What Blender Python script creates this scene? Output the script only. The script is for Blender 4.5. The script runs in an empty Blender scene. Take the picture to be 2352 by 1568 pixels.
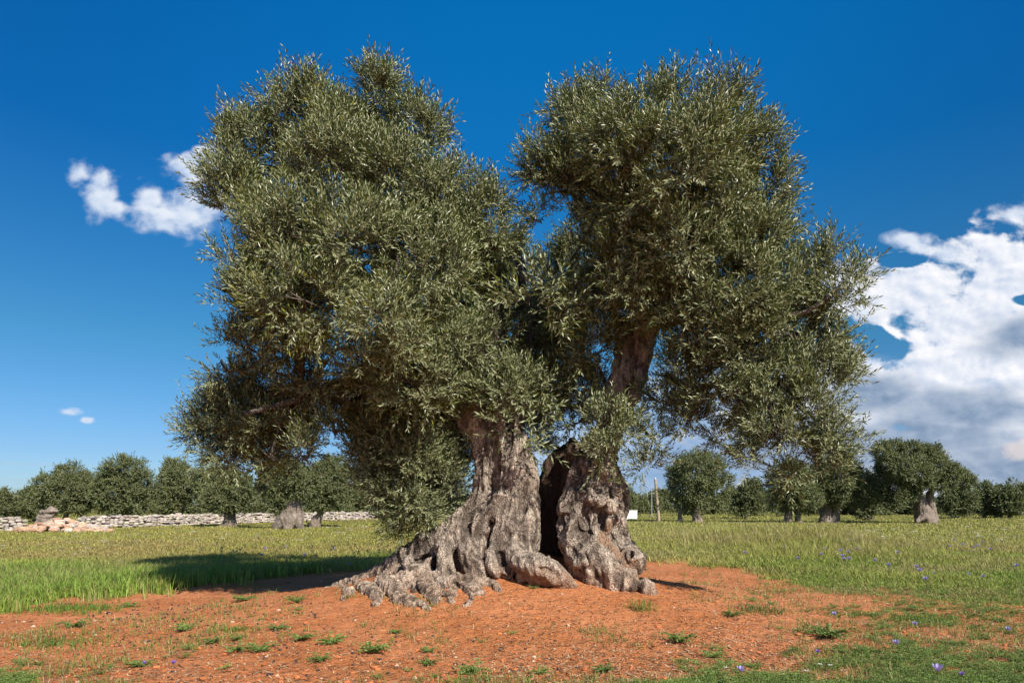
import bpy, math, random
import numpy as np

C = bpy.context.scene.collection
scene = bpy.context.scene
F, HY, H = 1568.0, 1160.0, 1.55          # focal length and horizon row for a 2352 px wide picture, eye height

# ------------------------------------------------------------------ camera
cam_d = bpy.data.cameras.new("camera")
cam_d.lens = 24.0
cam_d.sensor_width = 36.0
cam_d.shift_y = (HY - 784.0) / 2352.0
cam_d.clip_start = 0.1
cam_d.clip_end = 6000
cam = bpy.data.objects.new("camera", cam_d)
C.objects.link(cam)
cam.location = (0, 0, H)
cam.rotation_euler = (math.radians(90), 0, 0)
scene.camera = cam

# ------------------------------------------------------------------ light
SUN_EL, SUN_AZ = math.radians(38), math.radians(35)   # azimuth: how far right of straight behind the camera
to_sun = np.array([math.sin(SUN_AZ) * math.cos(SUN_EL), -math.cos(SUN_AZ) * math.cos(SUN_EL), math.sin(SUN_EL)])
sd = bpy.data.lights.new("sun", 'SUN')
sd.energy = 4.6
sd.angle = math.radians(0.5)
sd.color = (1.0, 0.93, 0.82)
sun = bpy.data.objects.new("sun", sd)
C.objects.link(sun)
from mathutils import Vector
sun.rotation_euler = Vector(to_sun).to_track_quat('Z', 'Y').to_euler()

scene.view_settings.view_transform = 'Standard'
scene.view_settings.look = 'None'
scene.view_settings.gamma = 1.0
scene.view_settings.exposure = 0.65


# ------------------------------------------------------------------ small node language
class E:
    """A socket with arithmetic."""
    nt = None

    def __init__(self, s):
        self.s = s

    @staticmethod
    def m(op, *a, clamp=False):
        n = E.nt.nodes.new('ShaderNodeMath')
        n.operation = op
        n.use_clamp = clamp
        for i, v in enumerate(a):
            if isinstance(v, E):
                E.nt.links.new(v.s, n.inputs[i])
            else:
                n.inputs[i].default_value = float(v)
        return E(n.outputs[0])

    def __add__(self, o): return E.m('ADD', self, o)
    def __radd__(self, o): return E.m('ADD', o, self)
    def __sub__(self, o): return E.m('SUBTRACT', self, o)
    def __rsub__(self, o): return E.m('SUBTRACT', o, self)
    def __mul__(self, o): return E.m('MULTIPLY', self, o)
    def __rmul__(self, o): return E.m('MULTIPLY', o, self)
    def __truediv__(self, o): return E.m('DIVIDE', self, o)
    def max(self, o): return E.m('MAXIMUM', self, o)
    def min(self, o): return E.m('MINIMUM', self, o)
    def pow(self, o): return E.m('POWER', self, o)
    def sat(self): return E.m('ADD', self, 0.0, clamp=True)


def smooth(v, a, b):
    n = E.nt.nodes.new('ShaderNodeMapRange')
    n.interpolation_type = 'SMOOTHSTEP'
    E.nt.links.new(v.s, n.inputs[0])
    n.inputs[1].default_value = a
    n.inputs[2].default_value = b
    return E(n.outputs[0])


def vec(x, y, z):
    n = E.nt.nodes.new('ShaderNodeCombineXYZ')
    for i, v in enumerate((x, y, z)):
        if isinstance(v, E):
            E.nt.links.new(v.s, n.inputs[i])
        else:
            n.inputs[i].default_value = v
    return E(n.outputs[0])


def noise(v, scale, detail=4, rough=0.55, dist=0.0):
    n = E.nt.nodes.new('ShaderNodeTexNoise')
    n.inputs['Scale'].default_value = scale
    n.inputs['Detail'].default_value = detail
    n.inputs['Roughness'].default_value = rough
    n.inputs['Distortion'].default_value = dist
    if v is not None:
        E.nt.links.new(v.s, n.inputs['Vector'])
    return E(n.outputs[0])


def mix(f, a, b, mode='MIX'):
    n = E.nt.nodes.new('ShaderNodeMix')
    n.data_type = 'RGBA'
    n.blend_type = mode
    for s, v in ((n.inputs[0], f), (n.inputs[6], a), (n.inputs[7], b)):
        if isinstance(v, E):
            E.nt.links.new(v.s, s)
        elif isinstance(v, (int, float)):
            s.default_value = v
        else:
            s.default_value = (*v, 1)
    return E(n.outputs[2])


def ramp(f, stops, interp='LINEAR'):
    n = E.nt.nodes.new('ShaderNodeValToRGB')
    n.color_ramp.interpolation = interp
    el = n.color_ramp.elements
    while len(el) < len(stops):
        el.new(0.5)
    for e, (p, c) in zip(el, stops):
        e.position = p
        e.color = (*c, 1)
    E.nt.links.new(f.s, n.inputs[0])
    return E(n.outputs[0])


# ------------------------------------------------------------------ world: graded Nishita sky + far clouds fixed by direction
def build_world():
    w = bpy.data.worlds.new("World")
    scene.world = w
    w.use_nodes = True
    nt = w.node_tree
    E.nt = nt
    nt.nodes.clear()
    out = nt.nodes.new('ShaderNodeOutputWorld')
    bg = nt.nodes.new('ShaderNodeBackground')
    nt.links.new(bg.outputs[0], out.inputs[0])
    sky = nt.nodes.new('ShaderNodeTexSky')
    sky.sky_type = 'NISHITA'
    sky.sun_disc = False
    sky.sun_elevation = SUN_EL
    sky.sun_rotation = math.pi - SUN_AZ
    sky.air_density = 1.0
    sky.dust_density = 0.4
    sky.ozone_density = 3.0
    tc = nt.nodes.new('ShaderNodeTexCoord')
    sep = nt.nodes.new('ShaderNodeSeparateXYZ')
    nt.links.new(tc.outputs['Generated'], sep.inputs[0])
    dx, dy, dz = (E(sep.outputs[i]) for i in range(3))
    front = smooth(dy, 0.12, 0.3)
    dys = dy.max(0.1)
    px = dx / dys * F + 1176.0
    py = HY - dz / dys * F
    # polarised, saturated blue: a gain per elevation on the physical sky
    gain = ramp(dz.sat(), SKY_GAIN)
    # the darker polarised band lies away from the sun's meridian
    band = smooth(dx / dys, -0.75, 0.05) * smooth(dx / dys, 0.95, 0.2) * smooth(dz, 0.12, 0.55)
    gain = mix(1.0, gain, mix(band, (0.85, 0.80, 0.86), (1.0, 1.12, 1.08)), 'MULTIPLY')
    gain = mix(smooth(dy, -0.1, 0.25), (0.45, 0.58, 0.74), gain)
    skyc = mix(1.0, E(sky.outputs[0]), gain, 'MULTIPLY')
    skyc = mix(1.0, skyc, (SKY_MUL,) * 3, 'MULTIPLY')
    # clouds
    q = vec(px * 0.01, py * 0.014, 0.0)
    n1 = noise(q, 1.1, 8, 0.52, 0.15)
    q2 = vec(px * 0.01 + 0.12, py * 0.014 - 0.16, 0.0)
    n2 = noise(q2, 1.1, 8, 0.52, 0.15)
    q3 = vec(px * 0.004, py * 0.012, 3.0)
    n3 = noise(q3, 0.9, 5, 0.5, 0.3)

    def field(ells):
        f = None
        for cx, cy, rx, ry in ells:
            a = (px - cx) * (1.0 / rx)
            b = (py - cy) * (1.0 / ry)
            e = 1.0 - (a * a + b * b).pow(0.5)
            f = e if f is None else f.max(e)
        return f
    small = field([(232, 450, 46, 62), (262, 478, 34, 28), (425, 480, 118, 76), (440, 400, 70, 52), (380, 520, 60, 34), (348, 455, 50, 45),
                   (152, 946, 34, 13), (198, 965, 18, 8), (175, 398, 40, 30), (470, 345, 30, 14),
                   (2085, 550, 58, 22), (2110, 570, 30, 16), (2180, 588, 55, 34), (2335, 490, 60, 34), (2270, 560, 34, 26)])
    big = field([(2300, 650, 130, 125), (2080, 655, 190, 62), (2010, 690, 120, 60), (2230, 740, 200, 90), (2330, 820, 200, 120),
                 (2170, 760, 120, 50), (2230, 930, 330, 135), (1960, 870, 110, 85), (1900, 980, 260, 120), (2250, 1080, 420, 120), (2200, 1150, 500, 110)])
    low = field([(1620, 1060, 560, 190), (1750, 900, 360, 130), (2300, 1120, 700, 120), (800, 1120, 170, 60)])
    hole = field([(2035, 795, 62, 36), (1990, 765, 60, 22), (2345, 690, 40, 18), (2070, 600, 60, 20)])
    d_small = smooth(small + (n1 - 0.5) * 3.0 + 0.12, 0.0, 0.95) * 0.92
    d_big = smooth(big + 0.16 + (n1 - 0.5) * 2.6 - (hole + (n2 - 0.5) * 1.5).max(0.0) * 1.35, 0.0, 0.42)
    d_low = smooth(low + (n3 - 0.5) * 0.8, 0.0, 0.6) * 0.85
    relief = ((n1 - n2) * 3.0 + 0.55).sat()
    # broad grey undersides of the cloud bank
    shade = field([(2340, 775, 130, 70), (1990, 905, 130, 55), (2230, 945, 260, 62), (2100, 1000, 330, 60), (2300, 1080, 400, 80), (1800, 1060, 500, 120)]) 
    sh = smooth(shade + (n3 - 0.5) * 1.3 + (n1 - 0.5) * 0.8, -0.15, 0.75)
    bright = mix(relief, (0.36, 0.42, 0.53), (0.64, 0.64, 0.655))
    dark = mix(relief, (0.125, 0.185, 0.285), (0.25, 0.31, 0.40))
    cloud = mix(sh, bright, dark)
    lowc = mix(smooth(n3, 0.3, 0.7), (0.15, 0.24, 0.40), (0.32, 0.41, 0.54))
    peach = smooth(field([(2335, 1035, 60, 34)]) + (n1 - 0.5) * 2.0, 0.1, 0.7)
    cloud = mix(peach * 0.6, cloud, (0.56, 0.49, 0.46))
    c = mix(d_low * front, skyc, lowc)
    c = mix(d_small * front, c, mix(relief, (0.34, 0.42, 0.55), (0.55, 0.58, 0.63)))
    c = mix(d_big * front, c, cloud)
    nt.links.new(c.s, bg.inputs[0])
    bg.inputs[1].default_value = 1.0


SKY_MUL = 0.085
SKY_GAIN = [(0.0, (.54, .78, 1.06)), (0.07, (.44, .68, .92)), (.224, (.24, .70, .84)), (.436, (.04, .61, 1.0)), (.595, (.02, .72, 1.20)), (.8, (.3, .7, 1.0))]
build_world()


# ------------------------------------------------------------------ numpy helpers
def P(x, y, D):
    return np.array([(x - 1176.0) / F * D, D, H - (y - HY) / F * D])


def _hash(ix, iy, iz, seed):
    h = (ix * 374761393 + iy * 668265263 + iz * 2147483647 + seed * 974634777) & 0xFFFFFFFF
    h = ((h ^ (h >> 13)) * 1274126177) & 0xFFFFFFFF
    h = ((h ^ (h >> 16)) * 2246822519) & 0xFFFFFFFF
    return ((h ^ (h >> 15)) & 0xFFFFFF) / float(0xFFFFFF)


def vnoise(p, seed=0):
    p = np.asarray(p, dtype=np.float64)
    i = np.floor(p).astype(np.int64)
    f = p - i
    u = f * f * (3 - 2 * f)
    r = 0
    for a in (0, 1):
        for b in (0, 1):
            for c in (0, 1):
                wgt = (u[..., 0] if a else 1 - u[..., 0]) * (u[..., 1] if b else 1 - u[..., 1]) * (u[..., 2] if c else 1 - u[..., 2])
                r = r + wgt * _hash(i[..., 0] + a, i[..., 1] + b, i[..., 2] + c, seed)
    return r * 2 - 1


def fbm(p, oct=4, seed=0, gain=0.5):
    p = np.asarray(p, dtype=np.float64)
    r, a = 0, 1.0
    for o in range(oct):
        r = r + a * vnoise(p * (2.03 ** o) + o * 17.3, seed + o)
        a *= gain
    return r


def sstep(a, b, x):
    t = np.clip((x - a) / (b - a), 0, 1)
    return t * t * (3 - 2 * t)


def norm(v):
    return v / np.maximum(np.linalg.norm(v, axis=-1, keepdims=True), 1e-9)


def make_mesh(name, verts, faces_flat, sizes, mats, attrs=None, smooth_shade=False, midx=None):
    me = bpy.data.meshes.new(name)
    verts = np.asarray(verts, dtype=np.float32).reshape(-1, 3)
    ff = np.asarray(faces_flat, dtype=np.int32).ravel()
    sizes = np.asarray(sizes, dtype=np.int32)
    me.vertices.add(len(verts))
    me.vertices.foreach_set("co", verts.ravel())
    me.loops.add(len(ff))
    me.loops.foreach_set("vertex_index", ff)
    me.polygons.add(len(sizes))
    st = np.zeros(len(sizes), dtype=np.int32)
    st[1:] = np.cumsum(sizes)[:-1]
    me.polygons.foreach_set("loop_start", st)
    try:
        me.polygons.foreach_set("loop_total", sizes)
    except Exception:
        pass
    me.polygons.foreach_set("use_smooth", np.full(len(sizes), smooth_shade, dtype=bool))
    for m in (mats if isinstance(mats, (list, tuple)) else [mats]):
        me.materials.append(m)
    if midx is not None:
        me.polygons.foreach_set("material_index", np.asarray(midx, dtype=np.int32))
    for k, (dom, arr) in (attrs or {}).items():
        arr = np.asarray(arr, dtype=np.float32)
        if arr.ndim == 2:
            a = me.attributes.new(k, 'FLOAT_COLOR', dom)
            if arr.shape[1] == 3:
                arr = np.concatenate([arr, np.ones((len(arr), 1), np.float32)], 1)
            a.data.foreach_set("color", arr.ravel())
        else:
            a = me.attributes.new(k, 'FLOAT', dom)
            a.data.foreach_set("value", arr)
    me.update(calc_edges=True)
    me.validate()
    return me


def blades(name, B, M1, T, W, tipw, col, mat):
    """one quad and one triangle per blade"""
    n = len(B)
    V = np.stack([B - W, B + W, M1 + W * tipw, M1 - W * tipw, T], 1).reshape(-1, 3)
    k = np.arange(n)[:, None] * 5
    Q = k + np.array([0, 1, 2, 3]); Tr = k + np.array([3, 2, 4])
    return make_mesh(name, V, np.concatenate([Q.ravel(), Tr.ravel()]), np.concatenate([np.full(n, 4), np.full(n, 3)]), mat,
                     {'col': ('FACE', np.concatenate([col, col]))}, False)


def link(name, me, parent=None, loc=None):
    o = bpy.data.objects.new(name, me)
    C.objects.link(o)
    if loc is not None:
        o.location = loc
    if parent is not None:
        o.parent = parent
    return o


def tag(o, label=None, cat=None, group=None, kind=None):
    if label: o['label'] = label
    if cat: o['category'] = cat
    if group: o['group'] = group
    if kind: o['kind'] = kind
    return o


def empty(name, loc=(0, 0, 0), **k):
    o = bpy.data.objects.new(name, None)
    o.empty_display_size = 0.2
    C.objects.link(o)
    o.location = loc
    tag(o, **k)
    return o


class Geo:
    """Collects pieces of mesh with per-face colours."""
    def __init__(self):
        self.v, self.f, self.s, self.c, self.n = [], [], [], [], 0

    def add(self, v, f, col=None):
        v = np.asarray(v, float).reshape(-1, 3)
        f = np.asarray(f)
        self.v.append(v)
        self.f.append((f + self.n).ravel())
        self.s.append(np.full(len(f), f.shape[1]))
        if col is not None:
            col = np.asarray(col, float)
            if col.ndim == 1:
                col = np.tile(col, (len(f), 1))
            self.c.append(col)
        self.n += len(v)

    def mesh(self, name, mat, smooth_shade=False, org=(0, 0, 0)):
        at = {'col': ('FACE', np.concatenate(self.c))} if self.c else None
        return make_mesh(name, np.concatenate(self.v) - np.asarray(org, float), np.concatenate(self.f), np.concatenate(self.s), mat, at, smooth_shade)


def tube(pts, rad, n=8, wob=0.0, seed=0, cap=True):
    pts = np.asarray(pts, float)
    rad = np.asarray(rad, float)
    T = norm(np.gradient(pts, axis=0))
    ref = np.array([0.31, 0.2, 0.93])
    A = norm(np.cross(T, ref))
    B = np.cross(T, A)
    ang = np.linspace(0, 2 * np.pi, n, endpoint=False)
    rr = rad[:, None] * np.ones(n)[None]
    ring = pts[:, None] + rr[..., None] * (np.cos(ang)[None, :, None] * A[:, None] + np.sin(ang)[None, :, None] * B[:, None])
    if wob:
        ring = ring + (rr * wob)[..., None] * fbm(ring * 1.7 / max(rad.max(), .02) * 0.5, 3, seed)[..., None] * norm(ring - pts[:, None])
    m = len(pts)
    i = np.arange(m - 1)[:, None] * n
    j = np.arange(n)[None]
    q = np.stack([i + j, i + (j + 1) % n, i + n + (j + 1) % n, i + n + j], -1).reshape(-1, 4)
    return ring.reshape(-1, 3), q


def spline(pts, k=6):
    """Catmull-Rom through points (any number of columns)."""
    p = np.asarray(pts, float)
    p = np.vstack([2 * p[0] - p[1], p, 2 * p[-1] - p[-2]])
    out = []
    for i in range(1, len(p) - 2):
        for t in np.linspace(0, 1, k, endpoint=False):
            a, b, c, d = p[i - 1], p[i], p[i + 1], p[i + 2]
            out.append(0.5 * ((2 * b) + (-a + c) * t + (2 * a - 5 * b + 4 * c - d) * t * t + (-a + 3 * b - 3 * c + d) * t ** 3))
    out.append(p[-2])
    return np.array(out)


# ------------------------------------------------------------------ implicit surfaces (for trunks)
class SDF:
    def __init__(self, lo, hi, h):
        self.lo = np.array(lo, float)
        self.h = h
        self.n = np.ceil((np.array(hi) - self.lo) / h).astype(int) + 1
        self.S = np.full(self.n, 1.0, np.float32)

    def _box(self, a, b, pad):
        lo = np.minimum(a, b) - pad
        hi = np.maximum(a, b) + pad
        i0 = np.clip(np.floor((lo - self.lo) / self.h).astype(int), 0, self.n)
        i1 = np.clip(np.ceil((hi - self.lo) / self.h).astype(int) + 1, 0, self.n)
        return i0, i1

    def _dist(self, i0, i1, a, b, ra, rb, sc):
        ax = [(np.arange(i0[k], i1[k]) * self.h + self.lo[k]).astype(np.float32) for k in range(3)]
        X, Y, Z = np.meshgrid(*ax, indexing='ij')
        ab = b - a
        L = float(ab @ ab) + 1e-9
        t = np.clip(((X - a[0]) * ab[0] + (Y - a[1]) * ab[1] + (Z - a[2]) * ab[2]) / L, 0, 1)
        d = np.sqrt((X - a[0] - t * ab[0]) ** 2 + ((Y - a[1] - t * ab[1]) / sc) ** 2 + (Z - a[2] - t * ab[2]) ** 2)
        return d - (ra + (rb - ra) * t)

    def cap(self, a, b, ra, rb, k=0.08, sub=False, sc=1.0):
        a, b = np.asarray(a, float), np.asarray(b, float)
        i0, i1 = self._box(a, b, max(ra, rb) * max(1, sc) + k + 2 * self.h)
        if (i1 <= i0).any():
            return
        sl = tuple(slice(i0[j], i1[j]) for j in range(3))
        d = self._dist(i0, i1, a, b, ra, rb, sc)
        s = self.S[sl]
        if sub:
            d = -d
            hh = np.clip(0.5 - 0.5 * (s - d) / k, 0, 1)
            self.S[sl] = s * (1 - hh) + d * hh + k * hh * (1 - hh)
        else:
            hh = np.clip(0.5 + 0.5 * (s - d) / k, 0, 1)
            self.S[sl] = s * (1 - hh) + d * hh - k * hh * (1 - hh)

    def chain(self, pts, k=0.08, sub=False, sc=1.0, fine=4):
        """pts: rows of x,y,z,r"""
        q = spline(pts, fine) if len(pts) > 2 else np.asarray(pts, float)
        for u, v in zip(q[:-1], q[1:]):
            self.cap(u[:3], v[:3], max(u[3], .005), max(v[3], .005), k, sub, sc)

    def surface(self):
        S = self.S
        S[0], S[-1], S[:, 0], S[:, -1], S[:, :, 0], S[:, :, -1] = 1, 1, 1, 1, 1, 1
        ins = S < 0
        nx, ny, nz = S.shape
        cnt = np.zeros((nx - 1, ny - 1, nz - 1), np.int8)
        for a in (0, 1):
            for b in (0, 1):
                for c in (0, 1):
                    cnt += ins[a:nx - 1 + a, b:ny - 1 + b, c:nz - 1 + c]
        act = (cnt > 0) & (cnt < 8)
        idx = np.full(act.shape, -1, np.int64)
        cells = np.argwhere(act)
        idx[act] = np.arange(len(cells))
        acc = np.zeros((len(cells), 3))
        num = np.zeros(len(cells))
        corners = [(a, b, c) for a in (0, 1) for b in (0, 1) for c in (0, 1)]
        val = {c: S[cells[:, 0] + c[0], cells[:, 1] + c[1], cells[:, 2] + c[2]].astype(float) for c in corners}
        for c in corners:
            for ax in range(3):
                if c[ax] == 0:
                    d = list(c); d[ax] = 1; d = tuple(d)
                    va, vb = val[c], val[d]
                    m = (va < 0) != (vb < 0)
                    t = np.where(m, va / np.where(m, va - vb, 1), 0)
                    pt = np.tile(np.array(c, float), (len(cells), 1))
                    pt[:, ax] = t
                    acc[m] += pt[m]
                    num[m] += 1
        V = (cells + acc / num[:, None]) * self.h + self.lo
        quads = []
        for ax in range(3):
            a = [slice(None)] * 3; b = [slice(None)] * 3
            a[ax] = slice(0, -1); b[ax] = slice(1, None)
            sa, sb = ins[tuple(a)], ins[tuple(b)]
            e = np.argwhere(sa != sb)
            o1, o2 = (ax + 1) % 3, (ax + 2) % 3
            ok = (e[:, o1] > 0) & (e[:, o2] > 0) & (e[:, o1] < S.shape[o1] - 1) & (e[:, o2] < S.shape[o2] - 1)
            e = e[ok]
            flip = sa[e[:, 0], e[:, 1], e[:, 2]]
            def at(d1, d2):
                c = e.copy(); c[:, o1] -= d1; c[:, o2] -= d2
                return idx[c[:, 0], c[:, 1], c[:, 2]]
            q = np.stack([at(1, 1), at(0, 1), at(0, 0), at(1, 0)], 1)
            q[~flip] = q[~flip][:, ::-1]
            quads.append(q)
        Q = np.concatenate(quads)
        return V, Q


def vnormals(V, Q):
    n = np.cross(V[Q[:, 2]] - V[Q[:, 0]], V[Q[:, 3]] - V[Q[:, 1]])
    N = np.zeros_like(V)
    for k in range(4):
        for ax in range(3):
            N[:, ax] += np.bincount(Q[:, k], n[:, ax], len(V))
    return norm(N)


# ------------------------------------------------------------------ ground shape
def mound(X, Y):
    r2 = ((X - 0.1) / 3.3) ** 2 + ((Y - 10.9) / 2.3) ** 2
    z = 0.45 * np.exp(-np.power(r2, 1.25))
    z = z + 0.34 * np.exp(-((X - 0.38) / 0.95) ** 2 - ((Y - 10.95) / 0.75) ** 2)
    z = z + 0.22 * np.exp(-((X + 1.25) / 1.1) ** 2 - ((Y - 10.6) / 0.7) ** 2)
    return z


def soil_mask(X, Y):
    """1 = bare red soil, 0 = meadow."""
    Ys = np.maximum(Y, 0.5)
    px = 1176 + X / Ys * F
    py = HY + H * F / Ys
    xs = [-4000, -600, 0, 380, 560, 800, 930, 1176, 1440, 1560, 1700, 1850, 2100, 2352, 3000, 6000]
    ys = [1540, 1440, 1388, 1346, 1334, 1305, 1290, 1275, 1285, 1283, 1299, 1335, 1362, 1385, 1420, 1500]
    b = np.interp(px, xs, ys)
    w = fbm(np.stack([X * 0.8, Y * 0.8, X * 0], -1), 4, 5) 
    w2 = fbm(np.stack([X * 3.1, Y * 3.1, X * 0], -1), 3, 15)
    scale = np.clip((b - HY) * 0.09, 6, 22) * (1 + 0.9 * sstep(1400, 1900, px))
    m = sstep(-1.0, 1.0, (py - b) / scale + w * 0.55 + w2 * 0.5)
    m = np.where(Y < 0.5, 1.0, m)
    return m


def ground_z(X, Y, fine=True):
    X = np.asarray(X, float); Y = np.asarray(Y, float)
    z = mound(X, Y)
    near = sstep(40, 15, np.hypot(X, Y))
    p = np.stack([X, Y, X * 0], -1)
    z = z + 0.03 * fbm(p * 0.45, 3, 3) * near
    far = sstep(30, 200, Y)
    z = z + far * 0.25 * fbm(p * 0.02, 2, 9)
    if fine:
        z = z + near * (0.015 * fbm(p * 5.0, 4, 21, 0.6) + 0.006 * fbm(p * 19.0, 2, 23))
    return z


# ------------------------------------------------------------------ materials
def new_mat(name):
    m = bpy.data.materials.new(name)
    m.use_nodes = True
    nt = m.node_tree
    E.nt = nt
    b = nt.nodes['Principled BSDF']
    b.inputs['Specular IOR Level'].default_value = 0.25
    return m, nt, b


def pos():
    n = E.nt.nodes.new('ShaderNodeNewGeometry')
    return E(n.outputs['Position']), n


def attr(name, out='Color'):
    n = E.nt.nodes.new('ShaderNodeAttribute')
    n.attribute_name = name
    return E(n.outputs[out])


def vscale(v, s):
    n = E.nt.nodes.new('ShaderNodeVectorMath')
    n.operation = 'MULTIPLY'
    E.nt.links.new(v.s, n.inputs[0])
    n.inputs[1].default_value = s
    return E(n.outputs[0])


def sepz(v, i=2):
    n = E.nt.nodes.new('ShaderNodeSeparateXYZ')
    E.nt.links.new(v.s, n.inputs[0])
    return E(n.outputs[i])


def bump(hgt, strength, dist, bsdf, prev=None):
    n = E.nt.nodes.new('ShaderNodeBump')
    n.inputs['Strength'].default_value = strength
    n.inputs['Distance'].default_value = dist
    E.nt.links.new(hgt.s, n.inputs['Height'])
    if prev is not None:
        E.nt.links.new(prev.outputs[0], n.inputs['Normal'])
    E.nt.links.new(n.outputs[0], bsdf.inputs['Normal'])
    return n


def voronoi(v, scale, feature='DISTANCE_TO_EDGE', rnd=1.0):
    n = E.nt.nodes.new('ShaderNodeTexVoronoi')
    n.feature = feature
    n.inputs['Scale'].default_value = scale
    n.inputs['Randomness'].default_value = rnd
    E.nt.links.new(v.s, n.inputs['Vector'])
    return E(n.outputs['Distance'])


def mat_soil():
    m, nt, b = new_mat('red_soil')
    p, g = pos()
    n1 = noise(p, 0.7, 6, 0.6)
    n2 = noise(p, 9, 6, 0.65)
    n3 = noise(p, 45, 4, 0.6)
    c = mix(smooth(n1, 0.35, 0.65), (0.46, 0.168, 0.062), (0.57, 0.225, 0.098))
    c = mix(smooth(n2, 0.52, 0.75) * 0.55, c, (0.60, 0.25, 0.115))
    c = mix(smooth(n2, 0.45, 0.25) * 0.6, c, (0.25, 0.085, 0.035))
    c = mix(smooth(n3, 0.6, 0.75) * 0.35, c, (0.62, 0.36, 0.22))
    c = mix(smooth(n3, 0.42, 0.3) * 0.45, c, (0.20, 0.07, 0.03))
    gr = mix(smooth(n2, 0.3, 0.7), (0.085, 0.105, 0.022), (0.19, 0.18, 0.05))
    gr = mix(smooth(n3, 0.5, 0.7) * 0.5, gr, (0.22, 0.15, 0.06))
    f = attr('soil', 'Fac')
    c = mix(f, gr, c)
    nt.links.new(c.s, b.inputs['Base Color'])
    b.inputs['Roughness'].default_value = 0.95
    b.inputs['Specular IOR Level'].default_value = 0.1
    k = bump(n2, 1.0, 0.06, b)
    bump(n3, 1.0, 0.022, b, k)
    return m


def mat_bark(name, base=(0.30, 0.25, 0.205), cell=26.0, crack=1.0, stain=True):
    m, nt, b = new_mat(name)
    p, g = pos()
    wob = noise(p, 3.0, 4, 0.6)
    q = vscale(p, (1, 1, 0.55))
    # crack plates
    nn = E.nt.nodes.new('ShaderNodeVectorMath'); nn.operation = 'ADD'
    nz = E.nt.nodes.new('ShaderNodeTexNoise'); nz.inputs['Scale'].default_value = 7; nz.inputs['Detail'].default_value = 3
    nt.links.new(p.s, nz.inputs['Vector'])
    vs = vscale(E(nz.outputs['Color']), (0.10, 0.10, 0.10))
    nt.links.new(q.s, nn.inputs[0]); nt.links.new(vs.s, nn.inputs[1])
    qd = E(nn.outputs[0])
    v1 = voronoi(qd, cell)
    v2 = voronoi(qd, cell * 0.42)
    n2 = noise(p, 14, 6, 0.65)
    n3 = noise(vscale(p, (1, 1, 0.3)), 30, 4, 0.6)
    light = tuple(min(1, x * 1.95) for x in base)
    dark = tuple(x * 0.42 for x in base)
    c = mix(smooth(n2, 0.3, 0.7), tuple(x * 0.75 for x in base), tuple(x * 1.3 for x in base))
    c = mix(smooth(wob, 0.5, 0.72) * 0.75, c, light)
    c = mix(smooth(wob, 0.45, 0.3) * 0.4, c, (base[0] * 0.8, base[1] * 0.58, base[2] * 0.45))
    cr = (1.0 - smooth(v1, 0.0, 0.16)) * crack
    cr2 = (1.0 - smooth(v2, 0.0, 0.07)) * crack
    c = mix(cr.max(cr2 * 0.8) * 0.75, c, dark)
    c = mix(smooth(n3, 0.5, 0.3) * 0.35, c, dark)
    if stain:
        z = sepz(p)
        st = smooth(z + (n2 - 0.5) * 0.5 + (wob - 0.5) * 0.6, 0.85, 0.35)
        c = mix(st * 0.55, c, (0.40, 0.24, 0.15))
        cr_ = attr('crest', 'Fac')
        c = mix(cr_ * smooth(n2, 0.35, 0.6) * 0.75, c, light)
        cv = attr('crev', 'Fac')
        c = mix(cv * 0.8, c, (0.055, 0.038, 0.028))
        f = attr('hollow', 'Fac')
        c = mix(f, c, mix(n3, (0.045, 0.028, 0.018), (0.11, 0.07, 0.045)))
        r = attr('rot', 'Fac')
        c = mix(r * smooth(n2, 0.2, 0.6), c, mix(n3, (0.16, 0.08, 0.045), (0.46, 0.29, 0.19)))
    nt.links.new(c.s, b.inputs['Base Color'])
    b.inputs['Roughness'].default_value = 0.85
    hgt = smooth(v1, 0.0, 0.22) * 0.6 + smooth(v2, 0.0, 0.1) * 0.7 + n3 * 0.5 + n2 * 0.6
    bump(hgt, 1.0, 0.017, b)
    return m


def mat_leaf(name, dark, lite, under, yellow=(0.30, 0.30, 0.04), rough=0.42, spec=0.4, tr=0.18):
    m, nt, b = new_mat(name)
    t = attr('tint', 'Fac')
    c = mix(smooth(t, 0.0, 0.9), dark, lite)
    c = mix(smooth(t, 0.965, 0.99), c, yellow)
    g = nt.nodes.new('ShaderNodeNewGeometry')
    c2 = mix(E(g.outputs['Backfacing']), c, mix(0.12, under, c))
    nt.links.new(c2.s, b.inputs['Base Color'])
    b.inputs['Roughness'].default_value = rough
    b.inputs['Specular IOR Level'].default_value = spec
    tl = nt.nodes.new('ShaderNodeBsdfTranslucent')
    nt.links.new(mix(0.5, c, (0.16, 0.22, 0.04)).s, tl.inputs[0])
    mx = nt.nodes.new('ShaderNodeMixShader')
    mx.inputs[0].default_value = tr
    nt.links.new(b.outputs[0], mx.inputs[1])
    nt.links.new(tl.outputs[0], mx.inputs[2])
    nt.links.new(mx.outputs[0], nt.nodes['Material Output'].inputs[0])
    return m


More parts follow.
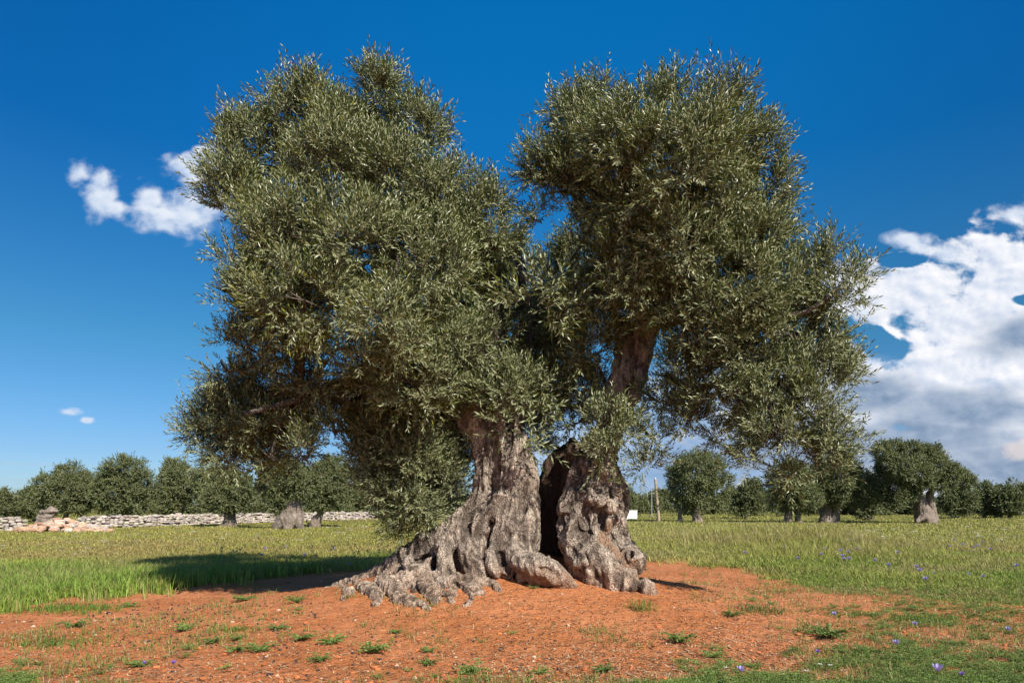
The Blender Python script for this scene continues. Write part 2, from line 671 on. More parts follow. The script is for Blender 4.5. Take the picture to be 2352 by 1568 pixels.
def mat_col(name, rough=0.8, tr=0.0, spec=0.2, bmp=0):
    """Reads the face colour attribute 'col'."""
    m, nt, b = new_mat(name)
    c = attr('col')
    if bmp:
        p, g = pos()
        n = noise(p, bmp, 5, 0.6)
        c = mix(0.55, c, mix(n, (0.1, 0.1, 0.1), (1, 1, 1)), 'OVERLAY')
        bump(n, 0.8, 0.4 / bmp, b)
    nt.links.new(c.s, b.inputs['Base Color'])
    b.inputs['Roughness'].default_value = rough
    b.inputs['Specular IOR Level'].default_value = spec
    if tr:
        tl = nt.nodes.new('ShaderNodeBsdfTranslucent')
        nt.links.new(c.s, tl.inputs[0])
        mx = nt.nodes.new('ShaderNodeMixShader')
        mx.inputs[0].default_value = tr
        nt.links.new(b.outputs[0], mx.inputs[1])
        nt.links.new(tl.outputs[0], mx.inputs[2])
        nt.links.new(mx.outputs[0], nt.nodes['Material Output'].inputs[0])
    return m


def mat_plain(name, col, rough=0.7, spec=0.3):
    m, nt, b = new_mat(name)
    p, g = pos()
    n = noise(p, 8, 4)
    c = mix(n, tuple(x * 0.8 for x in col), tuple(min(1, x * 1.15) for x in col))
    nt.links.new(c.s, b.inputs['Base Color'])
    b.inputs['Roughness'].default_value = rough
    b.inputs['Specular IOR Level'].default_value = spec
    return m


M_SOIL = mat_soil()
M_BARK = mat_bark('olive_bark', (0.335, 0.275, 0.220), cell=34.0, crack=1.0)
M_BARKFAR = mat_bark('far_olive_bark', (0.24, 0.195, 0.16), cell=8.0, crack=0.7, stain=False)
M_BRANCH = mat_bark('branch_bark', (0.15, 0.125, 0.105), cell=30.0, crack=0.6, stain=False)
M_LEAF = mat_leaf('olive_leaf', (0.026, 0.050, 0.014), (0.150, 0.185, 0.036), (0.31, 0.335, 0.180), rough=0.36, spec=0.5, tr=0.15)
M_LEAFFAR = mat_leaf('far_olive_leaf', (0.045, 0.062, 0.018), (0.16, 0.178, 0.05), (0.19, 0.21, 0.10))
M_GRASS = mat_col('grass_blades', 0.6, tr=0.35, spec=0.25)
M_WEED = mat_col('weed_leaves', 0.6, tr=0.2, spec=0.25)
M_DRY = mat_col('dry_litter', 0.8)
M_STONE = mat_col('limestone', 0.9, bmp=9)
M_PEB = mat_col('pebbles', 0.9)
M_PETAL = mat_col('petals', 0.6, tr=0.3)

rng = np.random.default_rng(11)
import time
T0 = time.time()


# ------------------------------------------------------------------ ground sheet
def axis(a, b, step, lo, hi, g=1.07):
    core = list(np.arange(a, b + 1e-6, step))
    s = step; x = core[-1]; up = []
    while x < hi:
        s *= g; x += s; up.append(x)
    s = step; x = core[0]; dn = []
    while x > lo:
        s *= g; x -= s; dn.append(x)
    return np.array(dn[::-1] + core + up)


xs = axis(-7, 7, 0.04, -1500, 1500)
ys = axis(4.5, 14.5, 0.045, -60, 3000)
GX, GY = np.meshgrid(xs, ys, indexing='ij')
GZ = ground_z(GX, GY)
nx, ny = GX.shape
ii, jj = np.meshgrid(np.arange(nx - 1), np.arange(ny - 1), indexing='ij')
q = np.stack([ii * ny + jj, (ii + 1) * ny + jj, (ii + 1) * ny + jj + 1, ii * ny + jj + 1], -1).reshape(-1, 4)
me = make_mesh('ground', np.stack([GX, GY, GZ], -1), q, np.full(len(q), 4), M_SOIL,
               {'soil': ('POINT', soil_mask(GX, GY).ravel())}, True)
tag(link('ground', me), kind='structure')


# ------------------------------------------------------------------ foliage
def leaves_mesh(name, O, Dr, Nn, Ln, Wd, tint, mat, stems=None, bmat=None, org=(0, 0, 0)):
    """Lance-shaped leaves (a bent rhombus: two triangles folded on the midrib is one quad here)."""
    Sd = norm(np.cross(Dr, Nn))
    mid = O + Dr * (Ln * 0.48)[:, None]
    tip = O + Dr * Ln[:, None] - Nn * (Ln * 0.10)[:, None]
    a = mid + Sd * (Wd * 0.5)[:, None]
    b = mid - Sd * (Wd * 0.5)[:, None]
    V = np.stack([O, b, tip, a], 1).reshape(-1, 3)
    n = len(O)
    Fc = np.arange(4 * n).reshape(-1, 4)
    sizes = [np.full(n, 4)]
    faces = [Fc.ravel()]
    verts = [V]
    tn = [tint]
    mi = [np.zeros(n, int)]
    mats = [mat]
    if stems is not None:
        A, B, r = stems
        T = norm(B - A)
        u = norm(np.cross(T, np.array([0.3, 0.5, 0.8])))
        w = np.cross(T, u)
        k = len(A)
        vs = np.stack([A + u * r, A - u * r * .5 + w * r * .87, A - u * r * .5 - w * r * .87, B], 1).reshape(-1, 3)
        base = 4 * n + np.arange(k)[:, None] * 4
        fs = np.concatenate([base + np.array([0, 1, 3]), base + np.array([1, 2, 3]), base + np.array([2, 0, 3])], 0)
        verts.append(vs); faces.append(fs.ravel()); sizes.append(np.full(len(fs), 3))
        tn.append(np.zeros(len(fs))); mi.append(np.ones(len(fs), int)); mats.append(bmat)
    return make_mesh(name, np.concatenate(verts) - np.asarray(org, float), np.concatenate(faces), np.concatenate(sizes), mats,
                     {'tint': ('FACE', np.concatenate(tn))}, False, np.concatenate(mi))


def rand_dir(n, r=rng):
    v = r.normal(size=(n, 3))
    return norm(v)


def crown_sprays(blobs, per_area, clump_r, spray_n, r=rng, thin=0.45, up=0.3, holes=False):
    """blobs: rows x,y,z,rad,dens,yellow.  Returns spray origins, directions, tints."""
    B = np.asarray(blobs, float)
    Os, Ds, Ts, Ys = [], [], [], []
    for bi, (x, y, z, rad, dens, yel) in enumerate(B):
        n = max(3, int(4 * math.pi * rad * rad * per_area * dens))
        d = rand_dir(n, r)
        rr = rad * r.uniform(0.50, 0.98, n) ** 0.7
        c = np.array([x, y, z]) + d * rr[:, None]
        # drop clumps buried in neighbouring blobs
        keep = np.ones(n, bool)
        for bj, o in enumerate(B):
            if bj != bi:
                dd = np.linalg.norm(c - o[:3], axis=1)
                keep &= dd > o[3] * thin
        keep |= r.random(n) < 0.12
        if holes:
            keep &= fbm(c * 1.7 + 5.0, 2, 91) > -0.36 - 0.4 * r.random(n)
        c = c[keep]; d = d[keep]
        n = len(c)
        if n == 0:
            continue
        ct = r.uniform(0, 1, n) * 0.5 + 0.25
        cr = clump_r * r.uniform(0.55, 1.25, n)
        s = int(spray_n)
        off = rand_dir(n * s, r) * (r.random(n * s) ** 0.5)[:, None]
        cc = np.repeat(c, s, 0); dd = np.repeat(d, s, 0); crr = np.repeat(cr, s)
        o = cc + off * crr[:, None] * 0.6
        sd = norm(dd * 0.55 + off * 0.75 + rand_dir(n * s, r) * 0.45 + np.array([0, 0, up]))
        Os.append(o); Ds.append(sd); Ts.append(np.repeat(ct, s)); Ys.append(np.full(n * s, yel))
    return np.concatenate(Os), np.concatenate(Ds), np.concatenate(Ts), np.concatenate(Ys)


def foliage(name, blobs, per_area, clump_r, spray_n, leaf_n, spray_len, leaf_len, leaf_w, mat, parent=None, r=rng, stems=True,
            thin=0.45, up=0.3, org=(0, 0, 0), holes=False):
    O, Dv, T, Y = crown_sprays(blobs, per_area, clump_r, spray_n, r, thin, up, holes)
    n = len(O)
    SL = spray_len * r.uniform(0.6, 1.3, n)
    k = leaf_n
    t = (np.arange(k) + 0.5) / k
    t = np.tile(t, (n, 1)) + r.uniform(-0.4 / k, 0.4 / k, (n, k))
    u = norm(np.cross(Dv, np.array([0.21, 0.35, 0.91])))
    w = np.cross(Dv, u)
    ang = (np.arange(k) * 2.4)[None] + r.uniform(0, 6.28, n)[:, None] + r.uniform(-.4, .4, (n, k))
    rad = np.cos(ang)[..., None] * u[:, None] + np.sin(ang)[..., None] * w[:, None]
    pos_ = O[:, None] + Dv[:, None] * (SL[:, None] * t)[..., None]
    open_ = (1.0 - 0.65 * t)
    ld = norm(Dv[:, None] * (0.75 + 0.3 * t)[..., None] + rad * open_[..., None] + r.normal(size=(n, k, 3)) * 0.18)
    ln = norm(np.cross(np.cross(ld, rad), ld) * -1 + r.normal(size=(n, k, 3)) * 0.5 + np.array([0, 0, .5]))
    ln = norm(ln - (ln * ld).sum(-1, keepdims=True) * ld)
    L = leaf_len * r.uniform(0.65, 1.2, (n, k))
    W = leaf_w * r.uniform(0.8, 1.2, (n, k))
    tint = np.clip(T[:, None] + r.normal(size=(n, k)) * 0.16, 0, 0.93)
    yel = r.random((n, k)) < (0.006 + 0.16 * Y)[:, None]
    tint = np.where(yel, 1.0, tint)
    st = (O, O + Dv * (SL * 0.95)[:, None], 0.0035 * leaf_len / 0.075) if stems else None
    me = leaves_mesh(name, pos_.reshape(-1, 3), ld.reshape(-1, 3), ln.reshape(-1, 3), L.ravel(), W.ravel(), tint.ravel(), mat, st, M_BRANCH, org)
    print(name, 'leaves', n * k)
    return link(name, me, parent)


def pb(rows, zdefault=1.0):
    out = []
    for row in rows:
        x, y, rpx, D = row[:4]
        y = y + 24 * float(sstep(420, 200, y))
        dens = row[4] if len(row) > 4 else 1.0
        yel = row[5] if len(row) > 5 else 0.0
        p = P(x, y, D)
        out.append([*p, max(rpx * 0.88 - 10, 14) / F * D, dens, yel])
    return out


LEFT = [(852, 215, 92, 10.3), (858, 160, 40, 10.3, .8), (695, 262, 100, 10.5), (650, 215, 55, 10.4), (706, 195, 45, 10.4), (955, 300, 82, 10.3), (985, 265, 45, 10.2), (1010, 310, 34, 10.2),
        (775, 290, 90, 10.2), (590, 345, 92, 10.5), (520, 385, 60, 10.2, .8), (765, 390, 125, 9.5, 1, .5), (905, 430, 115, 9.5), (535, 440, 70, 10.0, .8, .8), (560, 480, 75, 10.2, .8, .7),
        (1000, 455, 92, 9.7), (1075, 480, 75, 9.9), (1130, 470, 42, 10), (1120, 540, 80, 10.1), (665, 540, 115, 9.2, 1, .8), (820, 570, 130, 8.9, 1, .2), (545, 610, 82, 9.6), (520, 670, 68, 9.7, .8),
        (975, 610, 118, 9.1), (700, 690, 115, 8.6, 1, .6), (600, 700, 85, 9.2, 1, .4), (880, 740, 85, 8.6, 1, .9), (930, 790, 50, 8.7, 1, .8), (800, 800, 70, 8.9, .8), (570, 800, 80, 9.7, .5), (520, 780, 50, 9.7, .4), (680, 840, 80, 9.8, .5),
        (520, 855, 50, 9.7, .35), (610, 900, 70, 9.8, .6), (560, 960, 90, 9.5), (475, 975, 62, 9.4, .7), (465, 1020, 42, 9.4, .6), (530, 1030, 60, 9.4), (640, 985, 80, 9.3), (620, 1050, 48, 9.0, .9), (705, 1055, 55, 8.6, .9, .4), (735, 1085, 34, 8.5, .7),
        (770, 1000, 52, 9.9, .35), (760, 930, 50, 10.0, .3), (860, 905, 70, 9.9, .8), (880, 1000, 78, 9.5), (850, 1060, 52, 9.3, .8), (950, 1060, 95, 9.3), (900, 1120, 52, 9.2, .9), (960, 1150, 66, 9.2), (1010, 1110, 65, 9.6), (935, 1200, 22, 9.0, .5),
        (1000, 960, 85, 9.5), (960, 880, 80, 9.3), (1060, 900, 60, 9.3), (1040, 820, 95, 9.6), (1060, 1040, 42, 9.8), (1110, 680, 95, 10.3), (1165, 610, 52, 11.6), (1190, 570, 28, 11.6, .8), (1225, 660, 65, 11.8),
        (1160, 760, 95, 10.9), (1130, 860, 80, 10.4), (1200, 860, 85, 11.2), (1190, 950, 60, 11.4), (1235, 960, 52, 11.6, .8), (1235, 1030, 36, 11.8, .6), (1110, 930, 40, 10.0), (1010, 560, 95, 9.8), (1070, 630, 75, 10.3), (750, 670, 90, 9.3), (640, 760, 95, 9.6), (720, 850, 75, 9.9, .7), (850, 840, 75, 9.6), (940, 700, 95, 9.2, 1, .4), (1010, 760, 80, 9.6), (600, 560, 90, 9.9), (900, 520, 90, 9.4), (860, 1020, 70, 9.5), (930, 980, 80, 9.6), (900, 1080, 75, 10.8), (980, 1040, 80, 10.9), (850, 960, 70, 10.6), (1000, 1140, 60, 10.9), (920, 1165, 50, 10.7), (1175, 895, 42, 9.85), (1125, 905, 36, 9.75), (1225, 900, 40, 9.9), (1150, 850, 50, 10.0), (600, 1000, 80, 9.9), (540, 930, 60, 9.9), (680, 940, 70, 9.9)]
RIGHT = [(1320, 268, 66, 10.1), (1385, 245, 62, 10.1), (1380, 195, 26, 10.1, .8), (1275, 235, 26, 10.1, .7), (1345, 350, 90, 9.9), (1255, 380, 62, 10.0), (1220, 385, 34, 10, .8), (1285, 440, 70, 10.0, .8, .3), (1250, 490, 45, 10.1, .35), (1440, 330, 100, 9.7), (1500, 270, 78, 10),
         (1545, 240, 72, 10), (1640, 250, 92, 9.9), (1645, 195, 38, 9.9, .8), (1555, 200, 34, 10, .8), (1680, 330, 95, 9.9), (1740, 350, 56, 9.8), (1565, 380, 130, 9.2), (1400, 440, 90, 9.8), (1740, 440, 74, 9.6), (1660, 470, 115, 9.3), (1480, 490, 85, 9.6), (1770, 500, 42, 9.5, .8), (1560, 560, 110, 8.9),
         (1720, 560, 95, 9.3), (1780, 590, 45, 9.2, .8), (1340, 560, 62, 11.2), (1440, 620, 105, 9.6), (1300, 620, 60, 11.4), (1290, 720, 85, 11.2), (1360, 700, 75, 10.6), (1580, 690, 85, 9.3), (1500, 690, 70, 9.7), (1690, 680, 110, 8.9, 1, .3), (1790, 690, 82, 8.8), (1620, 770, 80, 9.4),
         (1890, 640, 62, 8.7, .7), (1900, 585, 26, 8.7, .7), (1950, 640, 40, 8.6, .7), (1920, 690, 68, 8.6, .75), (1940, 760, 45, 8.6, .7), (1830, 780, 92, 8.6, .9), (1720, 790, 100, 8.9), (1880, 850, 72, 8.5, .8, .2), (1920, 870, 36, 8.5, .6), (1780, 900, 90, 8.7, .8), (1580, 850, 75, 9.8, .8), (1650, 900, 75, 9.5, .6),
         (1850, 950, 82, 8.4, .9), (1920, 1000, 52, 8.3, .8), (1780, 1000, 70, 8.4, .8), (1880, 1050, 60, 8.3, .9), (1820, 1080, 48, 8.2, .8), (1740, 1060, 44, 8.3, .7), (1700, 980, 60, 8.9, .5), (1580, 960, 66, 9.9, .6), (1640, 990, 46, 9.5, .5), (1510, 920, 55, 10.2, .7),
         (1290, 820, 80, 10.9), (1365, 820, 62, 10.2), (1340, 900, 70, 10.1), (1270, 900, 60, 11.0, .9), (1390, 985, 58, 9.7), (1440, 1000, 46, 9.8), (1500, 1010, 48, 9.9, .7), (1480, 1070, 34, 9.8, .6), (1380, 1040, 30, 9.5, .8), (1330, 970, 46, 10.2, .6), (1500, 600, 90, 9.6), (1640, 620, 90, 9.3), (1620, 860, 80, 9.3, .8), (1730, 880, 80, 9.0, .8), (1470, 420, 90, 9.6)]


def backs(bl, D0=10.6):
    out = []
    for x, y, z, r, d, yel in bl:
        if r > 0.33 and d > 0.7:
            D2 = 2 * D0 - y + 0.9
            s = D2 / y * 0.93
            # same bearing from the trunk axis, mirrored behind it
            out.append([x * s, D2, H + (z - H) * s * 0.97, r * 1.1, 0.45, yel])
    return out


for row in range(len(RIGHT)):
    t = list(RIGHT[row])
    if t[3] < 9.5: t[3] = 9.5 - (9.5 - t[3]) * 0.5
    if t[0] < 1350 and t[1] > 540: t[3] += 0.8
    if t[0] > 1400 and t[1] < 430: t[3] -= 0.6
    RIGHT[row] = tuple(t)
for row in range(len(LEFT)):
    t = list(LEFT[row])
    if 830 < t[0] < 1080 and t[1] > 890:
        t[3] = 10.5 + (t[3] - 9.3) * 0.4
        t[4:] = [1.7]
    elif t[1] > 880 and t[0] < 760:
        t[3] += 1.0
        t[4:] = [(t[4] if len(t) > 4 else 1) * 1.15]
    if t[0] >= 1100 and t[1] > 560 and t[3] > 10.05: t[3] += 0.9
    LEFT[row] = tuple(t)
bl_left, bl_right = pb(LEFT), pb(RIGHT)

tree_l = empty('olive_tree', (-0.2, 10.5, 0.3), label='larger ancient olive on the left of the red mound, smooth trunk with spreading roots', cat='olive tree', group='the two ancient olive trees on the mound')
tree_r = empty('olive_tree', (1.7, 10.5, 0.3), label='ancient olive on the right of the red mound, hollow black-sided trunk with knobbly burls', cat='olive tree', group='the two ancient olive trees on the mound')


def offs(o, e):
    """parent under an empty keeping world placement"""
    o.parent = e
    o.matrix_parent_inverse = e.matrix_basis.inverted()
    return o


LEAF = dict(per_area=10.5, clump_r=0.24, spray_n=20, leaf_n=16, spray_len=0.33, leaf_len=0.080, leaf_w=0.0165, up=0.5, thin=0.6, holes=True)
for tr, bl in ((tree_l, bl_left), (tree_r, bl_right)):
    offs(foliage('crown', bl, mat=M_LEAF, **LEAF), tr)
    o = foliage('back_foliage', backs(bl), per_area=2.6, clump_r=0.4, spray_n=16, leaf_n=12, spray_len=0.4, leaf_len=0.11, leaf_w=0.026, mat=M_LEAF)
    offs(o, tr)


# ------------------------------------------------------------------ the two great trunks
print('TIME', round(time.time() - T0, 1))
def zp(zx, zy, D, zr):
    """from the trunk study to metres, last value a radius"""
    p = P(796.25 + zx * 0.3516, 857.5 + zy * 0.3516, D)
    return [*p, zr * 0.3516 / F * D]


def to_ground(px, py):
    """first ground point met by the line of sight through px, py"""
    D = np.concatenate([np.arange(4, 20, .02), np.geomspace(20, 300, 600)])
    x = (px - 1176) / F * D
    gap = H - (py - HY) / F * D - ground_z(x, D, False)
    i = int(np.argmax(gap <= 0))
    return float(x[i]), float(D[i]), float(ground_z(x[i:i + 1], D[i:i + 1])[0])


def ground_root(sdf, pts, k=.07, up=-.3):
    rows = []
    for px, py, rp in pts:
        x, y, z = to_ground(px, py)
        rr = rp * 1.2 / F * y
        rows.append([x, y, z + rr * up, rr])
    sdf.chain(rows, k)


def surf(sdf, zx, zy):
    D = np.arange(9.2, 11.8, .012)
    px, py = 796.25 + zx * 0.3516, 857.5 + zy * 0.3516
    q = np.stack([(px - 1176) / F * D, D, H - (py - HY) / F * D], 1)
    i = np.clip(((q - sdf.lo) / sdf.h).round().astype(int), 0, sdf.n - 1)
    v = sdf.S[i[:, 0], i[:, 1], i[:, 2]]
    w = np.nonzero(v < 0)[0]
    return D[w[0]] if len(w) else None


def carve(sdf, pts, k=.03, sink=0.0):
    """a groove sunk into the visible surface along pts = (zx, zy, radius)"""
    rows = []
    for zx, zy, zr in pts:
        D = surf(sdf, zx, zy)
        if D is not None:
            rows.append(zp(zx, zy, D + sink, zr))
    if len(rows) > 1:
        sdf.chain(rows, k, sub=True)


def ridge(sdf, pts, k=.03, sink=0.02):
    rows = []
    for zx, zy, zr in pts:
        D = surf(sdf, zx, zy)
        if D is not None:
            rows.append(zp(zx, zy, D + sink, zr))
    if len(rows) > 1:
        sdf.chain(rows, k)


def finish_trunk(sdf, name, parent, amp=1.0, seed=0, marks=None):
    V, Q = sdf.surface()
    N = vnormals(V, Q)
    # flutes that run with the grain, burls, plates
    warp = np.stack([fbm(V * 1.1, 2, seed + 30), fbm(V * 1.1 + 9, 2, seed + 31), fbm(V * 1.1 + 5, 2, seed + 32)], 1)
    g = (V + warp * 0.22) * np.array([1, 1, 0.22])
    flute = 1 - np.abs(fbm(g * 3.6, 3, seed + 1)) * 1.7
    fl2 = 1 - np.abs(fbm(g * 11.0, 2, seed + 5)) * 1.6
    burl = fbm(V * 2.6, 3, seed + 7)
    fine = fbm((V + warp * .1) * np.array([1, 1, .5]) * 15, 4, seed + 13, 0.6)
    hgt = 0.058 * (flute - .5) + 0.020 * (fl2 - .5) + 0.035 * burl + 0.016 * fine
    V = V + N * (amp * hgt)[:, None]
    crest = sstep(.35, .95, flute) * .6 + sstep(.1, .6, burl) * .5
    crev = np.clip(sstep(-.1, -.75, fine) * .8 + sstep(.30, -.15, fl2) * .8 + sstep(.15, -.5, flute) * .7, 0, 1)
    N2 = vnormals(V, Q)
    at = {}
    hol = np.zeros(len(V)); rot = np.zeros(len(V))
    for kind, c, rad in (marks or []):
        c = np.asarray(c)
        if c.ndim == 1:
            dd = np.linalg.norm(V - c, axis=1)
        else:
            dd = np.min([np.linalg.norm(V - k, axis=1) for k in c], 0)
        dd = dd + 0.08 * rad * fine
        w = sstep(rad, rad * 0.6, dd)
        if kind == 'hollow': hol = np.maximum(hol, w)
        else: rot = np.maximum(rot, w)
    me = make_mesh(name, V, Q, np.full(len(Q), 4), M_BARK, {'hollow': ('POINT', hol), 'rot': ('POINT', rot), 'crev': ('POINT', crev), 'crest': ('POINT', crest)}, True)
    print(name, 'verts', len(V))
    return offs(link(name, me), parent)


D0 = 10.4
s = SDF((-3.2, 8.6, -0.15), (1.4, 11.9, 3.4), 0.015)
K = 0.10
# main right-hand bulk, rising into the crown
s.chain([zp(930, -60, 10.9, 120), zp(950, 130, 10.75, 130), zp(985, 330, 10.6, 135), zp(1040, 480, 10.5, 125), zp(1090, 640, 10.4, 128), zp(1100, 820, 10.35, 128), zp(1095, 1000, 10.35, 150), zp(1090, 1180, 10.4, 130)], K)
# limb leaving to upper left
s.chain([zp(930, 420, 10.6, 90), zp(850, 300, 10.5, 95), zp(760, 170, 10.4, 70), zp(640, 60, 10.3, 55)], K)
s.chain([zp(1050, 420, 10.8, 80), zp(1090, 300, 10.9, 75), zp(1130, 120, 11.1, 60)], K)
# left flute which sweeps down to the long root
s.chain([zp(885, 420, 10.5, 75), zp(905, 560, 10.45, 62), zp(908, 700, 10.42, 58), zp(885, 810, 10.4, 56), zp(815, 920, 10.4, 62), zp(705, 1010, 10.42, 72), zp(575, 1095, 10.5, 78), zp(430, 1180, 10.65, 72), zp(300, 1265, 10.85, 52), zp(150, 1335, 11.0, 40), zp(0, 1385, 11.2, 26), zp(-120, 1420, 11.3, 16)], K * .8)
# apron under it
s.chain([zp(1010, 930, 10.45, 130), zp(880, 1060, 10.4, 115), zp(740, 1130, 10.45, 95), zp(610, 1180, 10.55, 80)], K * .7)
s.chain([zp(1000, 950, 10.5, 150), zp(900, 1150, 10.5, 150)], K)
s.chain([zp(1000, 830, 10.22, 85), zp(960, 900, 10.25, 80)], K)
s.chain([zp(1130, 960, 10.2, 90), zp(1150, 1060, 10.2, 90)], K)
# legs at the foot
s.chain([zp(690, 1080, 10.25, 62), zp(640, 1160, 10.1, 55), zp(645, 1260, 10.02, 52), zp(670, 1340, 9.95, 46), zp(700, 1400, 9.9, 36)], .04)
s.chain([zp(760, 1040, 10.2, 60), zp(790, 1160, 10.1, 58), zp(830, 1250, 10.05, 56), zp(850, 1320, 10.0, 40)], .05)
s.chain([zp(870, 960, 10.2, 60), zp(850, 1100, 10.1, 46), zp(870, 1230, 10.05, 42)], .05)
s.chain([zp(1010, 1000, 10.15, 56), zp(1000, 1120, 10.05, 60), zp(975, 1230, 9.98, 56), zp(985, 1290, 9.95, 44)], .04)
s.chain([zp(1080, 1110, 10.1, 76), zp(1080, 1200, 10.0, 72), zp(1070, 1290, 9.95, 50)], .05)
s.chain([zp(1160, 1160, 10.1, 60), zp(1180, 1260, 9.9, 62)], .05)
# the big rounded root in front
s.chain([zp(1080, 1180, 10.1, 70), zp(1150, 1245, 9.85, 66), zp(1230, 1262, 9.72, 74), zp(1310, 1290, 9.68, 78), zp(1380, 1325, 9.68, 60), zp(1440, 1365, 9.7, 36), zp(1480, 1390, 9.7, 18)], .06)
# gnarled surface roots
for ch in ([(430, 1235, 10.3, 50), (440, 1310, 10.1, 46), (480, 1370, 10.0, 44), (520, 1440, 9.95, 34)],
           [(560, 1190, 10.3, 46), (520, 1260, 10.2, 34), (450, 1300, 10.1, 30), (380, 1330, 10.1, 26)],
           [(600, 1310, 10.0, 38), (640, 1370, 9.9, 42), (700, 1420, 9.85, 30)],
           [(700, 1330, 9.95, 40), (780, 1370, 9.85, 44), (850, 1410, 9.85, 36), (900, 1440, 9.85, 22)],
           [(880, 1290, 9.98, 30), (820, 1350, 9.88, 34), (760, 1420, 9.82, 32), (740, 1480, 9.8, 22)],
           [(360, 1380, 10.1, 52), (290, 1440, 10.05, 70), (240, 1490, 10.0, 60)],
           [(500, 1420, 9.9, 40), (560, 1470, 9.85, 44), (640, 1490, 9.85, 34)],
           [(120, 1330, 11.0, 30), (60, 1390, 10.7, 34), (0, 1440, 10.5, 24)],
           [(260, 1300, 10.8, 34), (220, 1370, 10.5, 34), (160, 1420, 10.4, 28)],
           [(700, 1450, 9.75, 26), (790, 1500, 9.7, 34), (860, 1520, 9.7, 26)]):
    s.chain([zp(*c) for c in ch], .035)
s.chain([zp(640, 1140, 10.5, 85), zp(760, 1170, 10.45, 110), zp(880, 1200, 10.4, 120), zp(1000, 1240, 10.4, 110)], .08)
s.chain([zp(480, 1210, 10.6, 90), zp(600, 1270, 10.45, 90), zp(740, 1330, 10.35, 80)], .08)
s.chain([zp(330, 1330, 10.6, 80), zp(450, 1380, 10.35, 80), zp(600, 1420, 10.15, 70)], .08)
# lumps on the rounded front root
for zx, zy, D, zr in ((1190, 1250, 9.85, 66), (1250, 1230, 9.95, 60), (1160, 1330, 9.85, 50), (1300, 1350, 9.78, 66), (1350, 1300, 9.9, 50), (1240, 1340, 9.72, 56), (1120, 1240, 9.95, 60), (1050, 1300, 9.9, 40)):
    p = zp(zx, zy, D, zr)
    s.cap(p[:3], p[:3], p[3], p[3], .035)
# burls
for zx, zy, D, zr in ((1170, 830, 10.18, 46), (1165, 1150, 10.05, 48), (1010, 1150, 9.98, 36), (500, 1065, 10.42, 44), (1000, 780, 10.2, 50)):
    p = zp(zx, zy, D, zr)
    s.cap(p[:3], p[:3], p[3], p[3], .06)
for ch in ([(880, 1328, 15), (900, 1350, 16), (925, 1372, 14), (945, 1394, 8)], [(980, 1322, 17), (1000, 1345, 15), (990, 1366, 13), (1008, 1386, 7)], [(1012, 1328, 15), (1042, 1342, 15), (1075, 1352, 14), (1108, 1362, 8)],
           [(925, 1325, 17), (958, 1348, 16), (1000, 1362, 12), (1040, 1372, 8)], [(1060, 1330, 12), (1092, 1343, 12), (1084, 1370, 9), (1070, 1390, 6)], [(815, 1338, 9), (845, 1352, 11), (868, 1374, 9), (862, 1392, 5)],
           [(1045, 1360, 10), (1032, 1384, 9)], [(905, 1375, 12), (960, 1385, 9), (985, 1402, 5)], [(1115, 1338, 9), (1138, 1348, 7), (1150, 1358, 4)], [(780, 1345, 8), (800, 1360, 7), (790, 1378, 4)]):
    ground_root(s, ch)
# the groove between flute and bulk, the split with its hole, hollows between roots
carve(s, [(950, 400, 20), (968, 500, 34), (972, 620, 42), (960, 730, 40), (920, 830, 30), (860, 905, 18), (790, 960, 8)], .05, .02)
carve(s, [(1075, 250, 14), (1060, 400, 18), (1050, 520, 12)], .05)
carve(s, [(880, 980, 14), (850, 1080, 24), (862, 1200, 22)], .05)
carve(s, [(957, 960, 20), (955, 985, 18)], .02, .05)
carve(s, [(950, 985, 13), (935, 1060, 15), (922, 1150, 15), (906, 1245, 14)], .02, .03)
carve(s, [(900, 1050, 10), (890, 1130, 12), (885, 1210, 8)], .03, .01)
carve(s, [(600, 1150, 20), (580, 1210, 36), (565, 1290, 28)], .03, .05)
carve(s, [(540, 1190, 22), (480, 1225, 26), (430, 1250, 14)], .03, .04)
carve(s, [(705, 1100, 14), (712, 1200, 22), (730, 1290, 20)], .03, .02)
carve(s, [(1010, 1180, 12), (1022, 1235, 14)], .02, .02)
carve(s, [(1105, 1270, 16), (1108, 1330, 18)], .03, .02)
carve(s, [(1190, 760, 10), (1160, 860, 14), (1130, 960, 10)], .05)
carve(s, [(560, 1330, 16), (600, 1380, 18), (620, 1430, 14)], .03, .02)
carve(s, [(690, 1370, 14), (740, 1400, 16), (730, 1450, 12)], .03, .02)
carve(s, [(430, 1330, 14), (470, 1420, 16)], .03, .02)
carve(s, [(1250, 1270, 10), (1330, 1290, 12), (1390, 1340, 10)], .03)
ridge(s, [(1010, 560, 16), (1020, 700, 18), (980, 820, 16), (900, 930, 14)], .04)
ridge(s, [(1150, 560, 18), (1170, 700, 18), (1160, 800, 14)], .05)
ridge(s, [(700, 1010, 14), (640, 1080, 16), (560, 1150, 14), (470, 1200, 12)], .04)
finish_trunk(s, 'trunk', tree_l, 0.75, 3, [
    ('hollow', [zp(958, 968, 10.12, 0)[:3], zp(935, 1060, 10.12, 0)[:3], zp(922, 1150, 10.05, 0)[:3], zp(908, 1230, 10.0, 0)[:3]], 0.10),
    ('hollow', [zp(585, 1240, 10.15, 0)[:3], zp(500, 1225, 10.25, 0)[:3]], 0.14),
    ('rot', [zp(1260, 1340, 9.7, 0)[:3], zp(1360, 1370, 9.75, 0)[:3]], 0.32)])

s = SDF((0.2, 9.1, -0.15), (3.2, 12.2, 4.4), 0.015)
